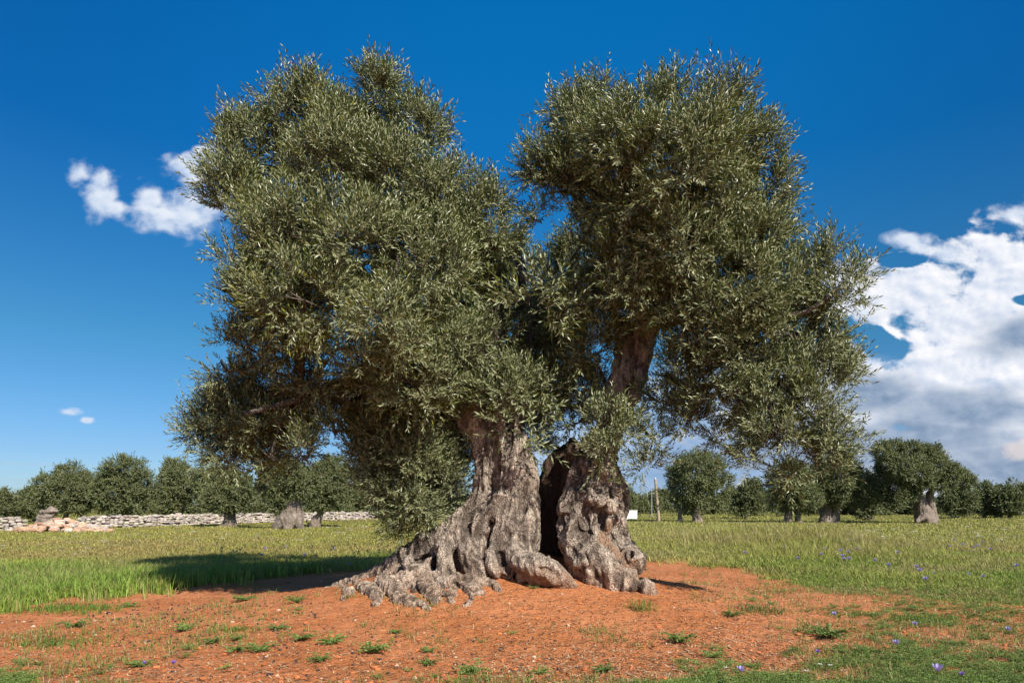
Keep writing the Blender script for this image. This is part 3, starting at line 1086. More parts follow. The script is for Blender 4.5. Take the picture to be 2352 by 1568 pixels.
# lit front body with its forward leg
s.chain([zp(1560, 560, 10.6, 120), zp(1560, 700, 10.45, 130), zp(1520, 850, 10.35, 135), zp(1520, 980, 10.3, 130), zp(1560, 1100, 10.25, 125), zp(1640, 1220, 10.1, 115), zp(1740, 1310, 9.95, 80), zp(1860, 1370, 9.85, 46), zp(1970, 1415, 9.8, 26), zp(2040, 1450, 9.75, 14)], K)
s.chain([zp(1650, 520, 10.7, 110), zp(1680, 680, 10.6, 110), zp(1700, 820, 10.5, 115), zp(1700, 960, 10.5, 115), zp(1730, 1080, 10.45, 95), zp(1790, 1170, 10.4, 85), zp(1850, 1220, 10.35, 84), zp(1900, 1270, 10.35, 50)], K)
s.chain([zp(1740, 1280, 10.3, 70), zp(1830, 1330, 10.2, 46), zp(1930, 1400, 10.1, 22)], .06)
s.chain([zp(1560, 1250, 10.3, 90), zp(1620, 1330, 10.05, 70), zp(1720, 1390, 9.9, 40)], .06)
s.chain([zp(1500, 1150, 10.4, 70), zp(1530, 1270, 10.25, 50), zp(1560, 1330, 10.15, 34)], .05)
# hollow dark shell to the left and behind
s.chain([zp(1480, 480, 11.2, 50), zp(1420, 610, 11.2, 105), zp(1365, 760, 11.15, 120), zp(1345, 900, 11.15, 118), zp(1350, 1050, 11.15, 118), zp(1380, 1220, 11.1, 120)], K)
s.chain([zp(1520, 640, 11.1, 150), zp(1540, 900, 11.1, 170), zp(1560, 1150, 11.1, 150)], K)
s.chain([zp(1475, 470, 11.0, 34), zp(1500, 560, 11.0, 60)], .05)
# main limb that leans right into the crown
s.chain([zp(1640, 560, 10.75, 110), zp(1700, 420, 10.7, 92), zp(1745, 300, 10.6, 88), zp(1790, 150, 10.5, 92), zp(1850, 0, 10.4, 95), zp(1880, -150, 10.35, 92), zp(1890, -270, 10.35, 108)], .09)
s.chain([zp(1890, -250, 10.35, 90), zp(1840, -360, 10.4, 66), zp(1790, -520, 10.5, 50), zp(1740, -660, 10.6, 40)], .08)
s.chain([zp(1900, -250, 10.35, 84), zp(1990, -330, 10.2, 60), zp(2090, -400, 10.0, 44), zp(2220, -470, 9.8, 34)], .08)
# burls and bulges
for zx, zy, D, zr in ((1770, 780, 10.25, 52), (1790, 850, 10.3, 44), (1720, 860, 10.15, 48), (1680, 790, 10.15, 44), (1620, 830, 10.05, 56), (1560, 760, 10.1, 60), (1440, 870, 10.1, 60),
                      (1850, 1190, 10.15, 76), (1880, 1230, 10.12, 62), (1600, 1050, 9.98, 60), (1470, 1010, 10.1, 56), (1740, 950, 10.15, 46), (1650, 640, 10.25, 54), (1580, 1200, 9.95, 60), (1700, 1000, 10.1, 50), (1780, 720, 10.4, 44)):
    p = zp(zx, zy, D, zr)
    s.cap(p[:3], p[:3], p[3], p[3], .05)
# cavity, window through the shell, groove between the legs, burl hole
s.chain([zp(1395, 560, 10.45, 60), zp(1350, 720, 10.45, 92), zp(1325, 900, 10.45, 98), zp(1320, 1060, 10.45, 98), zp(1330, 1250, 10.4, 90)], .05, sub=True)
s.chain([zp(1338, 885, 10.2, 10), zp(1338, 885, 12.1, 9)], .01, sub=True)
carve(s, [(1655, 1070, 18), (1700, 1140, 26), (1770, 1210, 30), (1830, 1280, 18)], .04, .02)
carve(s, [(1848, 1175, 20), (1860, 1200, 18)], .02, .03)
carve(s, [(1555, 820, 20), (1545, 900, 26), (1570, 960, 14)], .05, .01)
carve(s, [(1650, 880, 18), (1665, 960, 20), (1650, 1040, 14)], .05, .01)
carve(s, [(1640, 600, 12), (1700, 620, 14)], .02, .02)
carve(s, [(1740, 900, 14), (1755, 1000, 18), (1790, 1080, 12)], .04, .01)
carve(s, [(1480, 1100, 10), (1560, 1190, 14), (1600, 1290, 10)], .04)
carve(s, [(1600, 640, 12), (1560, 700, 14), (1500, 740, 10)], .04)
carve(s, [(1860, 40, 14), (1850, 200, 26), (1800, 330, 16)], .05, .02)
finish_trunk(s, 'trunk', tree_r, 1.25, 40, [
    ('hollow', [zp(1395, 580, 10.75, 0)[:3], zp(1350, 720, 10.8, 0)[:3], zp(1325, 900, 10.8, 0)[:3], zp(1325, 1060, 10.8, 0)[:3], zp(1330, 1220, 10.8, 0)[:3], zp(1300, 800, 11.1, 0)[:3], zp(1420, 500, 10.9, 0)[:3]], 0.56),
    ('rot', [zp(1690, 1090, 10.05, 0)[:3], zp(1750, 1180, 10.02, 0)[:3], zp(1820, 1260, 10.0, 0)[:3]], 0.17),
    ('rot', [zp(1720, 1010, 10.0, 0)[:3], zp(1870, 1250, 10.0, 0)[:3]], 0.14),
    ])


# ------------------------------------------------------------------ branches inside the crowns
def branches(blobs, hubs, parent, seed, extra=()):
    r = np.random.default_rng(seed)
    g = Geo()
    hubs = [np.asarray(h, float) for h in hubs]
    for x, y, z, rad, dens, yel in blobs:
        if rad < 0.2:
            continue
        c = np.array([x, y, z])
        hb = min(hubs, key=lambda h: np.linalg.norm(h[:3] - c))
        L = np.linalg.norm(c - hb[:3])
        if L < 0.2:
            continue
        mid = (c + hb[:3]) / 2 + np.array([0, 0.15, 0.15 * L]) + r.normal(size=3) * 0.13 * L
        hb = np.array([*hb[:3], hb[3] * min(1, rad / .5)])
        q1 = (hb[:3] * .7 + mid * .3) + r.normal(size=3) * 0.06 * L
        pts = spline(np.array([[*hb[:3], hb[3]], [*q1, hb[3] * .8], [*mid, hb[3] * 0.5], [*(c * .8 + mid * .2), .022], [*c, .014]]), 5)
        v, f = tube(pts[:, :3], np.maximum(pts[:, 3], .01), 7)
        g.add(v, f)
        for k in range(4):
            d = norm(r.normal(size=3) + np.array([0, 0, .4]))
            e = c + d * rad * 0.9
            m2 = (c + e) / 2 + r.normal(size=3) * rad * .15
            v, f = tube(spline(np.array([c, m2, e]), 4), np.linspace(.013, .005, 9), 5)
            g.add(v, f)
    for ch in extra:
        pts = spline(np.array(ch), 6)
        v, f = tube(pts[:, :3], pts[:, 3], 8)
        g.add(v, f)
    me = g.mesh('branches', M_BRANCH, True)
    offs(link('branches', me), parent)


def vp(x, y, D, r):
    return [*P(x, y, D), r]


branches(bl_left, [vp(1125, 860, 10.8, .13), vp(1020, 880, 10.3, .10), vp(900, 700, 10.2, .08), vp(760, 560, 10.1, .07), vp(1110, 640, 10.9, .08), vp(1190, 890, 11.1, .09), vp(850, 400, 10.2, .06), vp(690, 900, 10.0, .06), vp(640, 700, 10.1, .05)],
         tree_l, 5, [[vp(1130, 870, 10.8, .22), vp(1030, 760, 10.5, .15), vp(900, 690, 10.3, .12), vp(770, 560, 10.2, .09), vp(690, 380, 10.3, .05)],
                     [vp(1020, 880, 10.4, .14), vp(900, 860, 10.3, .11), vp(800, 880, 10.2, .085), vp(760, 886, 10.1, .075), vp(722, 905, 10.1, .06), vp(706, 935, 10.0, .045)],
                     [vp(768, 886, 10.1, .06), vp(790, 900, 10.0, .05), vp(800, 925, 9.95, .045), vp(792, 938, 9.95, .035)],
                     [vp(722, 905, 10.1, .045), vp(640, 930, 9.9, .045), vp(560, 950, 9.7, .03)],
                     [vp(1130, 870, 10.8, .20), vp(1130, 700, 10.8, .13), vp(1040, 520, 10.5, .09), vp(900, 350, 10.4, .06), vp(855, 230, 10.4, .03)],
                     [vp(1190, 880, 11.0, .15), vp(1215, 760, 11.4, .1), vp(1190, 600, 11.6, .05)]])
branches(bl_right, [vp(1430, 640, 10.6, .11), vp(1580, 710, 9.9, .09), vp(1400, 520, 10.6, .08), vp(1600, 450, 10.2, .07), vp(1700, 760, 9.5, .06), vp(1400, 900, 10.7, .07), vp(1790, 880, 9.2, .045), vp(1300, 780, 11.0, .06)],
         tree_r, 6, [[vp(1415, 640, 10.6, .15), vp(1390, 560, 10.6, .12), vp(1370, 450, 10.5, .08), vp(1340, 330, 10.3, .05)],
                     [vp(1430, 650, 10.6, .14), vp(1500, 560, 10.5, .11), vp(1590, 440, 10.2, .08), vp(1640, 300, 10.1, .05)],
                     [vp(1520, 745, 10.2, .13), vp(1600, 700, 9.9, .1), vp(1700, 620, 9.6, .06), vp(1760, 520, 9.6, .04)],
                     [vp(1530, 860, 10.3, .05), vp(1590, 895, 9.9, .055), vp(1640, 882, 9.6, .05), vp(1690, 870, 9.4, .045), vp(1740, 905, 9.2, .035), vp(1790, 985, 8.9, .02)],
                     [vp(1645, 885, 9.6, .03), vp(1662, 920, 9.5, .026), vp(1700, 880, 9.3, .03)],
                     [vp(1600, 700, 9.9, .07), vp(1720, 720, 9.3, .06), vp(1840, 720, 8.9, .04), vp(1930, 660, 8.7, .02)]])


# ------------------------------------------------------------------ background olive trees
print('TIME', round(time.time() - T0, 1))
def bg_tree(x0, x1, top, base, D, label, trunks=None, seed=1, dens=1.0, shape=None, stems=None, name='olive_tree', group='olive trees in the grove beyond', low=0.2, lit=0.0):
    r = np.random.default_rng(seed)
    cx = (x0 + x1) / 2
    m = D / F
    gx = (cx - 1176) * m
    gz = float(ground_z(np.array([gx]), np.array([D]), False)[0])
    wid = (x1 - x0) * m
    ztop = H - (top - HY) * m
    hh = ztop - gz
    root = empty(name, (gx, D, gz), label=label, cat='olive tree', group=group)
    zc0 = gz + hh * low
    zc1 = ztop
    blobs = []
    nb = 11
    R = min(wid, (zc1 - zc0) * 1.2) * 1.15
    for k in range(nb):
        a = r.uniform(-1, 1); b = r.uniform(0, 1)
        rr = R * r.uniform(0.17, 0.26)
        halfw = wid / 2 * (0.98 - 0.35 * abs(b - 0.45))
        blobs.append([gx + a * (halfw - rr), D + r.uniform(-1, 1) * wid * 0.28, zc0 + rr + (zc1 - zc0 - 2 * rr) * b, rr, 1, 0])
    # make sure the outline is reached
    rr = R * .2
    blobs += [[gx - wid / 2 + rr, D, zc0 + (zc1 - zc0) * r.uniform(.35, .6), rr, 1, 0], [gx + wid / 2 - rr, D, zc0 + (zc1 - zc0) * r.uniform(.35, .6), rr, 1, 0],
              [gx + wid * r.uniform(-.2, .2), D, zc1 - rr, rr, 1, 0], [gx, D, (zc0 + zc1) / 2, R * .3, 1, 0], [gx - wid * .22, D - .5, zc0 + rr * 1.1, rr, 1, 0], [gx + wid * .22, D - .5, zc0 + rr * 1.2, rr, 1, 0]]
    if shape is not None:
        blobs = [[*P(a_, b_, D + r.uniform(-1, 1) * wid * .14), c_ * m, 1, 0] for a_, b_, c_ in shape]
    sz = max(1.0, D / 50.0)
    ln = 0.13 * sz
    area = sum(4 * math.pi * b[3] ** 2 for b in blobs)
    target = 4200 * dens * min(1.6, (wid * hh) / 30.0 + .3) / sz ** 1.3
    o = foliage('crown', blobs, per_area=target / 9 / area * 1.6, clump_r=0.42 * sz ** .5, spray_n=11, leaf_n=9, spray_len=0.36 * sz ** .6, leaf_len=ln, leaf_w=ln * 0.42, mat=M_LEAFFAR, r=r, stems=False, thin=.5)
    offs(o, root)
    # trunk from stems given in picture coordinates: (x_base, x_top, y_top, half width px)
    if trunks is None:
        trunks = [(cx - 4, cx + r.uniform(-8, 8), base - (base - top) * .38, 9 * 40 / D)]
    lo = np.array([1e9] * 3); hi = -lo
    chains = []
    for st in (stems or []):
        chains.append(([[*P(a_, b_, D + d_), c_ * m] for a_, b_, c_, d_ in st], .07))
    for t in ([] if stems else trunks):
        xb, xt, yt, w = t
        pb_ = np.array([(xb - 1176) * m, D, gz - 0.1]); pt = np.array([(xt - 1176) * m, D, H - (yt - HY) * m])
        wr = w * m * .62
        midp = (pb_ * .45 + pt * .55) + np.array([r.uniform(-.15, .15), 0, 0])
        chains.append(([[*(pb_ + [0, 0, -.1]), wr * 1.7], [*(pb_ * .75 + pt * .25), wr * 1.15], [*midp, wr], [*pt, wr * .75], [*(pt + [r.uniform(-.4, .4), 0, .7]), wr * .45]], .12))
        for k in range(4):
            a = math.pi * (k + r.uniform(.1, .6)) / 2 + math.pi
            e = pb_ + np.array([math.cos(a), math.sin(a), 0]) * wr * r.uniform(1.5, 2.3)
            chains.append(([[*(pb_ * .8 + pt * .2), wr * .6], [*(pb_ * .6 + e * .4 + [0, 0, .25]), wr * .5], [*e, wr * .25]], .1))
        for kk in range(3):
            bb = blobs[int(r.integers(len(blobs)))]
            e = np.array(bb[:3])
            chains.append(([[*midp, wr * .55], [*((pt + e) / 2 + r.normal(size=3) * .2), wr * .35], [*e, .06]], .1))
    pts = np.array([p for c, _ in chains for p in c])
    lo = (pts[:, :3] - pts[:, 3:] - .25).min(0); hi = (pts[:, :3] + pts[:, 3:] + .25).max(0)
    hgr = 0.06 if D < 70 else 0.12
    sd_ = SDF(lo, hi, hgr)
    for c, k in chains:
        sd_.chain(c, k, fine=3)
    V, Q = sd_.surface()
    N = vnormals(V, Q)
    V = V + N * (0.10 * (0.5 - np.abs(fbm(V * np.array([1.6, 1.6, .5]), 2, seed))) + .05 * fbm(V * 3, 2, seed + 3))[:, None]
    offs(link('trunk', make_mesh('trunk', V, Q, np.full(len(Q), 4), M_BARKFAR, None, True)), root)
    return root


BG = [
    # left row behind the stone wall
    (-60, 32, 1122, 1190, 60, 'dark olive tree cut by the left edge of the photo, behind the wall', None),
    (40, 130, 1118, 1190, 64, 'low spreading olive tree behind the wall and the dead stump, second from the left edge', None),
    (85, 226, 1062, 1190, 58, 'broad rounded olive tree behind the wall, just left of the tallest one', None),
    (218, 372, 1048, 1190, 57, 'tall dark olive tree with twin tops behind the wall, left side', [(290, 286, 1150, 12)]),
    (360, 452, 1056, 1190, 62, 'grey-green olive tree behind the wall with a small gap of sky through it', [(405, 440, 1110, 7)]),
    (440, 560, 1050, 1192, 60, 'grey olive tree behind the wall just left of the drooping branch tips', None),
    (600, 700, 1060, 1192, 64, 'shaded olive tree behind the wall, hidden partly by the leaning pale trunk', None),
    (800, 862, 1108, 1188, 82, 'pale small olive tree beside the white building', None),
    # left, in front of the wall
    (462, 600, 1080, 1207, 49, 'olive tree in front of the wall on a small mound of red soil', [(528, 528, 1168, 17)]),
    (590, 735, 1060, 1213, 44, 'olive tree with a pale leaning fluted trunk in front of the wall', [(650, 685, 1150, 24), (690, 688, 1160, 14)]),
    (700, 822, 1052, 1207, 48, 'rounded olive tree right of the pale leaning trunk, in front of the wall', [(733, 748, 1172, 16)]),
    # right side
    (1398, 1460, 1120, 1182, 78, 'dark olive tree just right of the hollow trunk, by the short white wall', [(1440, 1436, 1160, 5)]),
    (1530, 1684, 1030, 1182, 62, 'tall rounded olive tree standing alone right of the wooden pole', [(1602, 1600, 1140, 13), (1560, 1566, 1165, 6)]),
    (1680, 1762, 1106, 1180, 78, 'small olive tree between the lone rounded tree and the next big one', [(1715, 1712, 1160, 5)]),
    (1752, 1885, 1058, 1182, 60, 'olive tree with twin stems behind the tall seeding grass', [(1812, 1808, 1150, 10), (1835, 1826, 1155, 8)]),
    (1850, 2012, 1036, 1182, 61, 'dark olive tree with thick straight stems under the drooping right branches', [(1895, 1898, 1140, 14), (1915, 1925, 1140, 13)]),
    (1960, 2028, 1092, 1182, 70, 'olive tree with a small forked dark trunk, just left of the biggest right-hand olive', [(1990, 1996, 1150, 6), (2003, 2001, 1150, 4)]),
    (2006, 2238, 1020, 1186, 58, 'biggest olive tree of the right background, leaning fluted trunk and crown reaching right', None),
    (2160, 2240, 1120, 1180, 80, 'low olive tree under the reaching crown on the right', None),
    (2232, 2300, 1110, 1180, 84, 'dark olive tree, left one of the pair at the right edge', None),
    (2280, 2365, 1103, 1180, 82, 'dark olive tree, right one of the pair at the right edge', None),
]
LOW = {8: .22, 9: .47, 10: .24, 12: .16, 14: .15, 15: .16, 17: .18}


def zz(chains, ox, oy, k):
    return [[(ox + c[0] * k, oy + c[1] * k, c[2] * k, *c[3:]) for c in ch] for ch in chains]


SHAPES = {17: zz([[(230, 120, 75), (330, 105, 66), (450, 115, 72), (560, 150, 80), (640, 135, 56), (280, 250, 85), (400, 250, 100), (520, 300, 100), (660, 230, 90), (760, 290, 72), (850, 330, 66), (905, 345, 40),
                   (235, 350, 60), (225, 440, 55), (330, 420, 85), (330, 500, 60), (440, 430, 60), (640, 350, 72), (740, 370, 45)]], 1960, 1004.5, .2917)[0]}
STEMS = {17: zz([[(590, 660, 60, 0), (560, 590, 52, 0), (530, 500, 40, 0), (500, 380, 30, 0), (460, 300, 20, 0)], [(650, 650, 26, .3), (620, 560, 24, .3), (600, 470, 24, .3), (640, 380, 18, 0), (720, 320, 10, 0)],
                 [(520, 650, 30, .4), (510, 560, 30, .5), (500, 480, 30, .5)], [(560, 620, 30, -.4), (500, 660, 14, -.6)]], 1960, 1004.5, .2917),
         9: zz([[(390, 850, 60, 0), (430, 760, 80, 0), (540, 640, 100, 0), (650, 480, 85, 0), (700, 330, 62, 0), (710, 180, 48, 0), (690, 20, 40, 0), (640, -120, 30, 0)], [(560, 830, 60, -.2), (620, 700, 70, -.1), (720, 540, 50, 0)],
                [(760, 800, 36, .1), (770, 650, 50, .1), (760, 450, 46, .1), (750, 300, 36, .1)], [(820, 800, 34, .3), (830, 640, 26, .3), (830, 480, 22, .3)], [(700, 120, 40, 0), (850, -40, 26, .2), (980, -180, 14, .4)]], 581.9, 1102.5, .1367),
         10: zz([[(1030, 800, 90, 0), (1050, 690, 78, 0), (1130, 560, 50, 0), (1190, 430, 42, 0), (1240, 280, 34, 0), (1280, 100, 20, 0)], [(960, 760, 40, .2), (900, 690, 26, .2)]], 581.9, 1102.5, .1367)}
for i, (x0, x1, top, base, D, lab, tk) in enumerate(BG):
    bg_tree(x0, x1, top, base, D, lab, tk, seed=100 + i, shape=SHAPES.get(i), stems=STEMS.get(i), low=LOW.get(i, 0.10 if D > 55 else .3))

# far trees closing the horizon
r_ = np.random.default_rng(77)
protos = []
FAR = [(-40, 40, 1150), (30, 80, 1142), (380, 430, 1130), (560, 610, 1120), (640, 690, 1125), (770, 815, 1130), (862, 900, 1138), (900, 960, 1132), (960, 1010, 1136), (1040, 1080, 1140), (1205, 1240, 1138), (1232, 1262, 1132), (1385, 1420, 1140), (1448, 1482, 1140), (1478, 1512, 1134), (1500, 1545, 1126), (1655, 1700, 1128), (1690, 1740, 1136), (1735, 1770, 1125), (2018, 2050, 1136), (2050, 2110, 1130), (2190, 2240, 1140), (2225, 2262, 1146), (2260, 2300, 1140), (2310, 2370, 1142), (2365, 2440, 1130), (1560, 1620, 1132), (1600, 1660, 1138), (1780, 1840, 1130), (1830, 1900, 1136), (1890, 1960, 1128), (1950, 2020, 1138), (300, 360, 1135), (480, 560, 1130), (700, 760, 1132), (2090, 2160, 1140), (2150, 2210, 1132)]
for i, (x0, x1, top) in enumerate(FAR):
    D = r_.uniform(100, 135)
    lab = 'small far olive tree on the horizon, partly hidden by the nearer trees'
    bg_tree(x0 - 6, x1 + 6, top, 1180, D, lab, [((x0 + x1) / 2, (x0 + x1) / 2, 1163, 3)], seed=300 + i, dens=.9, group='far olive trees on the horizon', low=.05)


# ------------------------------------------------------------------ dry stone wall, rubble, stump
print('TIME', round(time.time() - T0, 1))
def ico():
    t = (1 + 5 ** .5) / 2
    v = np.array([(-1, t, 0), (1, t, 0), (-1, -t, 0), (1, -t, 0), (0, -1, t), (0, 1, t), (0, -1, -t), (0, 1, -t), (t, 0, -1), (t, 0, 1), (-t, 0, -1), (-t, 0, 1)], float)
    f = np.array([(0, 11, 5), (0, 5, 1), (0, 1, 7), (0, 7, 10), (0, 10, 11), (1, 5, 9), (5, 11, 4), (11, 10, 2), (10, 7, 6), (7, 1, 8), (3, 9, 4), (3, 4, 2), (3, 2, 6), (3, 6, 8), (3, 8, 9), (4, 9, 5), (2, 4, 11), (6, 2, 10), (8, 6, 7), (9, 8, 1)])
    return norm(v), f


IV, IF = ico()
# one subdivision
_e = {}
v2 = list(IV); f2 = []
for a, b, c in IF:
    k = []
    for u, w in ((a, b), (b, c), (c, a)):
        key = (min(u, w), max(u, w))
        if key not in _e:
            _e[key] = len(v2); v2.append(norm((IV[u] + IV[w]) / 2))
        k.append(_e[key])
    f2 += [(a, k[0], k[2]), (b, k[1], k[0]), (c, k[2], k[1]), tuple(k)]
IV2, IF2 = np.array(v2), np.array(f2)


def rock(size, r, blocky=0.55):
    v = IV2.copy()
    v = np.sign(v) * np.abs(v) ** blocky
    v = v * (1 + 0.16 * r.normal(size=(1, 3)))
    v = v + 0.10 * vnoise(v * 1.6 + r.uniform(0, 99, 3), 4)[:, None] * norm(v) + r.normal(size=v.shape) * .03
    v = v * np.asarray(size) / 2
    a = r.uniform(-.3, .3, 3)
    cz, sz_ = math.cos(a[2]), math.sin(a[2]); cx, sx = math.cos(a[0]), math.sin(a[0])
    v = v @ np.array([[cz, -sz_, 0], [sz_, cz, 0], [0, 0, 1]]) @ np.array([[1, 0, 0], [0, cx, -sx], [0, sx, cx]])
    return v


def wall(label):
    r = np.random.default_rng(8)
    key = [(-330, 38), (0, 41.5), (300, 48), (450, 53.5), (600, 61), (760, 70), (905, 79)]
    path = spline(np.array([[(x - 1176) / F * D, D] for x, D in key]), 30)
    seg = np.linalg.norm(np.diff(path, axis=0), axis=1)
    cum = np.concatenate([[0], np.cumsum(seg)])
    g = Geo()
    for layer in range(5):
        sx = r.uniform(0, .3)
        while sx < cum[-1] - .3:
            w = r.uniform(.16, .46)
            h = r.uniform(.13, .25)
            x = np.interp(sx + w / 2, cum, path[:, 0]); y = np.interp(sx + w / 2, cum, path[:, 1])
            px = 1176 + x / y * F
            if 60 < px < 190 and layer > 1 - (r.random() < .4):
                sx += w; continue
            x2 = np.interp(sx + w / 2 + .2, cum, path[:, 0]); y2 = np.interp(sx + w / 2 + .2, cum, path[:, 1])
            t = norm(np.array([x2 - x, y2 - y]))
            nrm = np.array([-t[1], t[0]])
            if nrm[1] > 0: nrm = -nrm
            for back in (0, 1):
                v = rock((w * .98, .34, h * 1.0), r, .7)
                v = np.stack([v[:, 0] * t[0] + v[:, 1] * nrm[0], v[:, 0] * t[1] + v[:, 1] * nrm[1], v[:, 2]], 1)
                inset = layer * .03
                c = np.array([x, y]) - nrm * (.05 + inset if not back else .5 - inset)
                zz = ground_z(np.array([x]), np.array([y]), False)[0] + .08 + layer * .165 + r.normal() * .04
                v += np.array([c[0], c[1], zz + r.uniform(-.02, .02)])
                b = r.uniform(.26, .52)
                col = np.array([b, b * r.uniform(.82, .92), b * r.uniform(.68, .82)])
                g.add(v, IF2, col)
            sx += w
    o = link('stone_wall', g.mesh('stone_wall', M_STONE))
    tag(o, label, 'wall')


wall('long low dry stone wall of pale limestone running behind the left meadow')


def heap():
    r = np.random.default_rng(9)
    g = Geo()
    for k in range(170):
        u = r.normal() * .9; w = r.normal() * .45
        hh = max(0, .75 * math.exp(-(u * u) / 1.4 - w * w / .6))
        D = 40.0
        cx = (130 - 1176) / F * D
        s_ = r.uniform(.14, .42)
        v = rock((s_ * 1.3, s_, s_ * .7), r)
        c = [cx + u * 1.3, D + w * 1.4 + .2, hh * r.uniform(.2, 1) + .05]
        b = r.uniform(.38, .62)
        red = r.random() < .55
        col = np.array([b, b * (.62 if red else .85), b * (.42 if red else .72)])
        g.add(v + np.array(c), IF2, col)
    o = link('rubble_heap', g.mesh('rubble_heap', M_STONE))
    tag(o, 'heap of fallen reddish and white stones against the broken wall below the dead stump', 'rubble')


heap()

sd_ = SDF((-29.5, 41.0, -.2), (-26.0, 44.5, 2.2), .06)
m_ = 42.5 / F
bx = (98 - 1176) * m_
for c in ([[bx + .2, 42.6, -.1, .5], [bx + .22, 42.6, .5, .34], [bx + .25, 42.6, .85, .27], [bx + .3, 42.6, 1.1, .34]],
          [[bx - .1, 42.6, 1.12, .14], [bx + .2, 42.6, 1.1, .24], [bx + .6, 42.6, 1.2, .22], [bx + .72, 42.6, 1.35, .12]],
          [[bx + .05, 42.6, 1.2, .1], [bx - .1, 42.6, 1.3, .07]], [[bx + .4, 42.6, 1.3, .14], [bx + .5, 42.6, 1.48, .07]],
          [[bx + .1, 42.5, .7, .26], [bx - .3, 42.4, .5, .26], [bx - .65, 42.3, .15, .2]], [[bx + .3, 42.4, .4, .3], [bx + .8, 42.3, .0, .2]]):
    sd_.chain(c, .06)
V, Q = sd_.surface()
N = vnormals(V, Q)
V = V + N * (0.13 * fbm(V * np.array([3, 3, 6]), 3, 5))[:, None]
tag(link('tree_stump', make_mesh('tree_stump', V, Q, np.full(len(Q), 4), M_BARKFAR, None, True)), 'knobbly dead olive stump rising from the broken stone wall at the far left', 'stump')


# ------------------------------------------------------------------ meadow grass
print('TIME', round(time.time() - T0, 1))
def grass(name, n, xr, yr, hfun, lean, seed, label, dens=None, tuft=5):
    r = np.random.default_rng(seed)
    px = r.uniform(*xr, n)
    t = r.random(n)
    py = yr[0] + (yr[1] - yr[0]) * t ** 0.9
    D = H * F / (py - HY)
    X = (px - 1176) / F * D
    # real ground positions from here on
    sm = soil_mask(X, D)
    keep = r.random(n) > sm * 1.02 + 0.0
    if dens is not None:
        keep &= r.random(n) < dens(px, py, X, D)
    X, D, px, py, sm = X[keep], D[keep], px[keep], py[keep], sm[keep]
    m = len(X)
    hs, colA = hfun(X, D, px, py, r)
    k = tuft
    sp = 0.015 + 0.0018 * D
    X = np.repeat(X, k) + r.normal(size=m * k) * np.repeat(sp, k)
    Y = np.repeat(D, k) + r.normal(size=m * k) * np.repeat(sp, k) * 1.5
    hgt = np.repeat(hs, k) * r.uniform(.55, 1.2, m * k)
    Z = ground_z(X, Y) - .01
    w = (0.0020 + 0.00034 * Y) * r.uniform(.7, 1.4, m * k)
    a = r.uniform(0, 2 * np.pi, m * k)
    ld = np.stack([np.cos(a), np.sin(a), 0 * a], 1)
    ln = hgt * r.uniform(.1, lean, m * k)
    s_ = np.stack([-np.sin(a + r.normal(size=m * k) * .6), np.cos(a), 0 * a], 1)
    s_[:, 0] = np.where(np.abs(s_[:, 0]) < .3, .6, s_[:, 0])
    s_ = norm(s_)
    B = np.stack([X, Y, Z], 1)
    up = np.array([0, 0, 1.0])
    M1 = B + up * (hgt * .55)[:, None] + ld * (ln * .35)[:, None]
    T = B + up * (hgt * (1 - .25 * r.random(m * k)))[:, None] + ld * ln[:, None]
    W = s_ * w[:, None]
    col = np.repeat(colA * r.uniform(.7, 1.3, (m, 1)), k, 0) * r.uniform(.6, 1.35, (m * k, 1))
    dry = r.random(m * k) < .13 + .25 * sstep(0, .8, fbm(np.stack([X * .7, Y * .7, X * 0], 1), 2, 35))
    col[dry] = np.array([.38, .33, .14]) * r.uniform(.8, 1.2, (dry.sum(), 1))
    me = blades(name, B, M1, T, W, .8, col, M_GRASS)
    print(name, m * k)
    o = link(name, me)
    tag(o, label, 'grass', kind='stuff')


def hleft(X, D, px, py, r):
    n = fbm(np.stack([X * .5, D * .5, X * 0], 1), 3, 31)
    lush = sstep(22, 13, D + n * 3) 
    h = 0.10 + 0.20 * lush + .06 * n + r.uniform(0, .05, len(X))
    a = np.array([.245, .36, .06]); b = np.array([.37, .36, .085]); c = np.array([.42, .30, .13])
    mixn = sstep(-.3, .8, fbm(np.stack([X * .25, D * .25, X * 0], 1), 3, 33))
    col = a * lush[:, None] + (1 - lush[:, None]) * (b * (1 - mixn[:, None] * .6) + c * mixn[:, None] * .6)
    return np.maximum(h, .05), col


def hright(X, D, px, py, r):
    n = fbm(np.stack([X * .35, D * .35, X * 0], 1), 3, 41)
    tall = np.exp(-((X - (1790 - 1176) / F * 27) / 3.2) ** 2 - ((D - 27) / 6.5) ** 2)
    h = 0.10 + 0.07 * n + r.uniform(0, .06, len(X)) + tall * .75 + .05 * sstep(16, 25, D)
    a = np.array([.21, .31, .05]); b = np.array([.40, .40, .10]); c = np.array([.45, .35, .17])
    t = sstep(10, 24, D + 4 * n)[:, None]
    mx = sstep(-.1, .9, fbm(np.stack([X * .5, D * .5, X * 0], 1), 3, 43))[:, None]
    col = a * (1 - t) + b * t
    col = col * (1 - .5 * mx) + c * .5 * mx
    h = h * np.clip((1392 - py) / 90, .3, 1)
    return np.maximum(h, .04), col


grass('meadow_grass', 120000, (-500, 1180), (1176, 1420), hleft, .8, 1, 'lush green meadow grass left of the olive trees, yellower towards the wall')
grass('meadow_grass', 120000, (1180, 2850), (1174, 1450), hright, .9, 2, 'yellow-green meadow grass right of the olive trees')


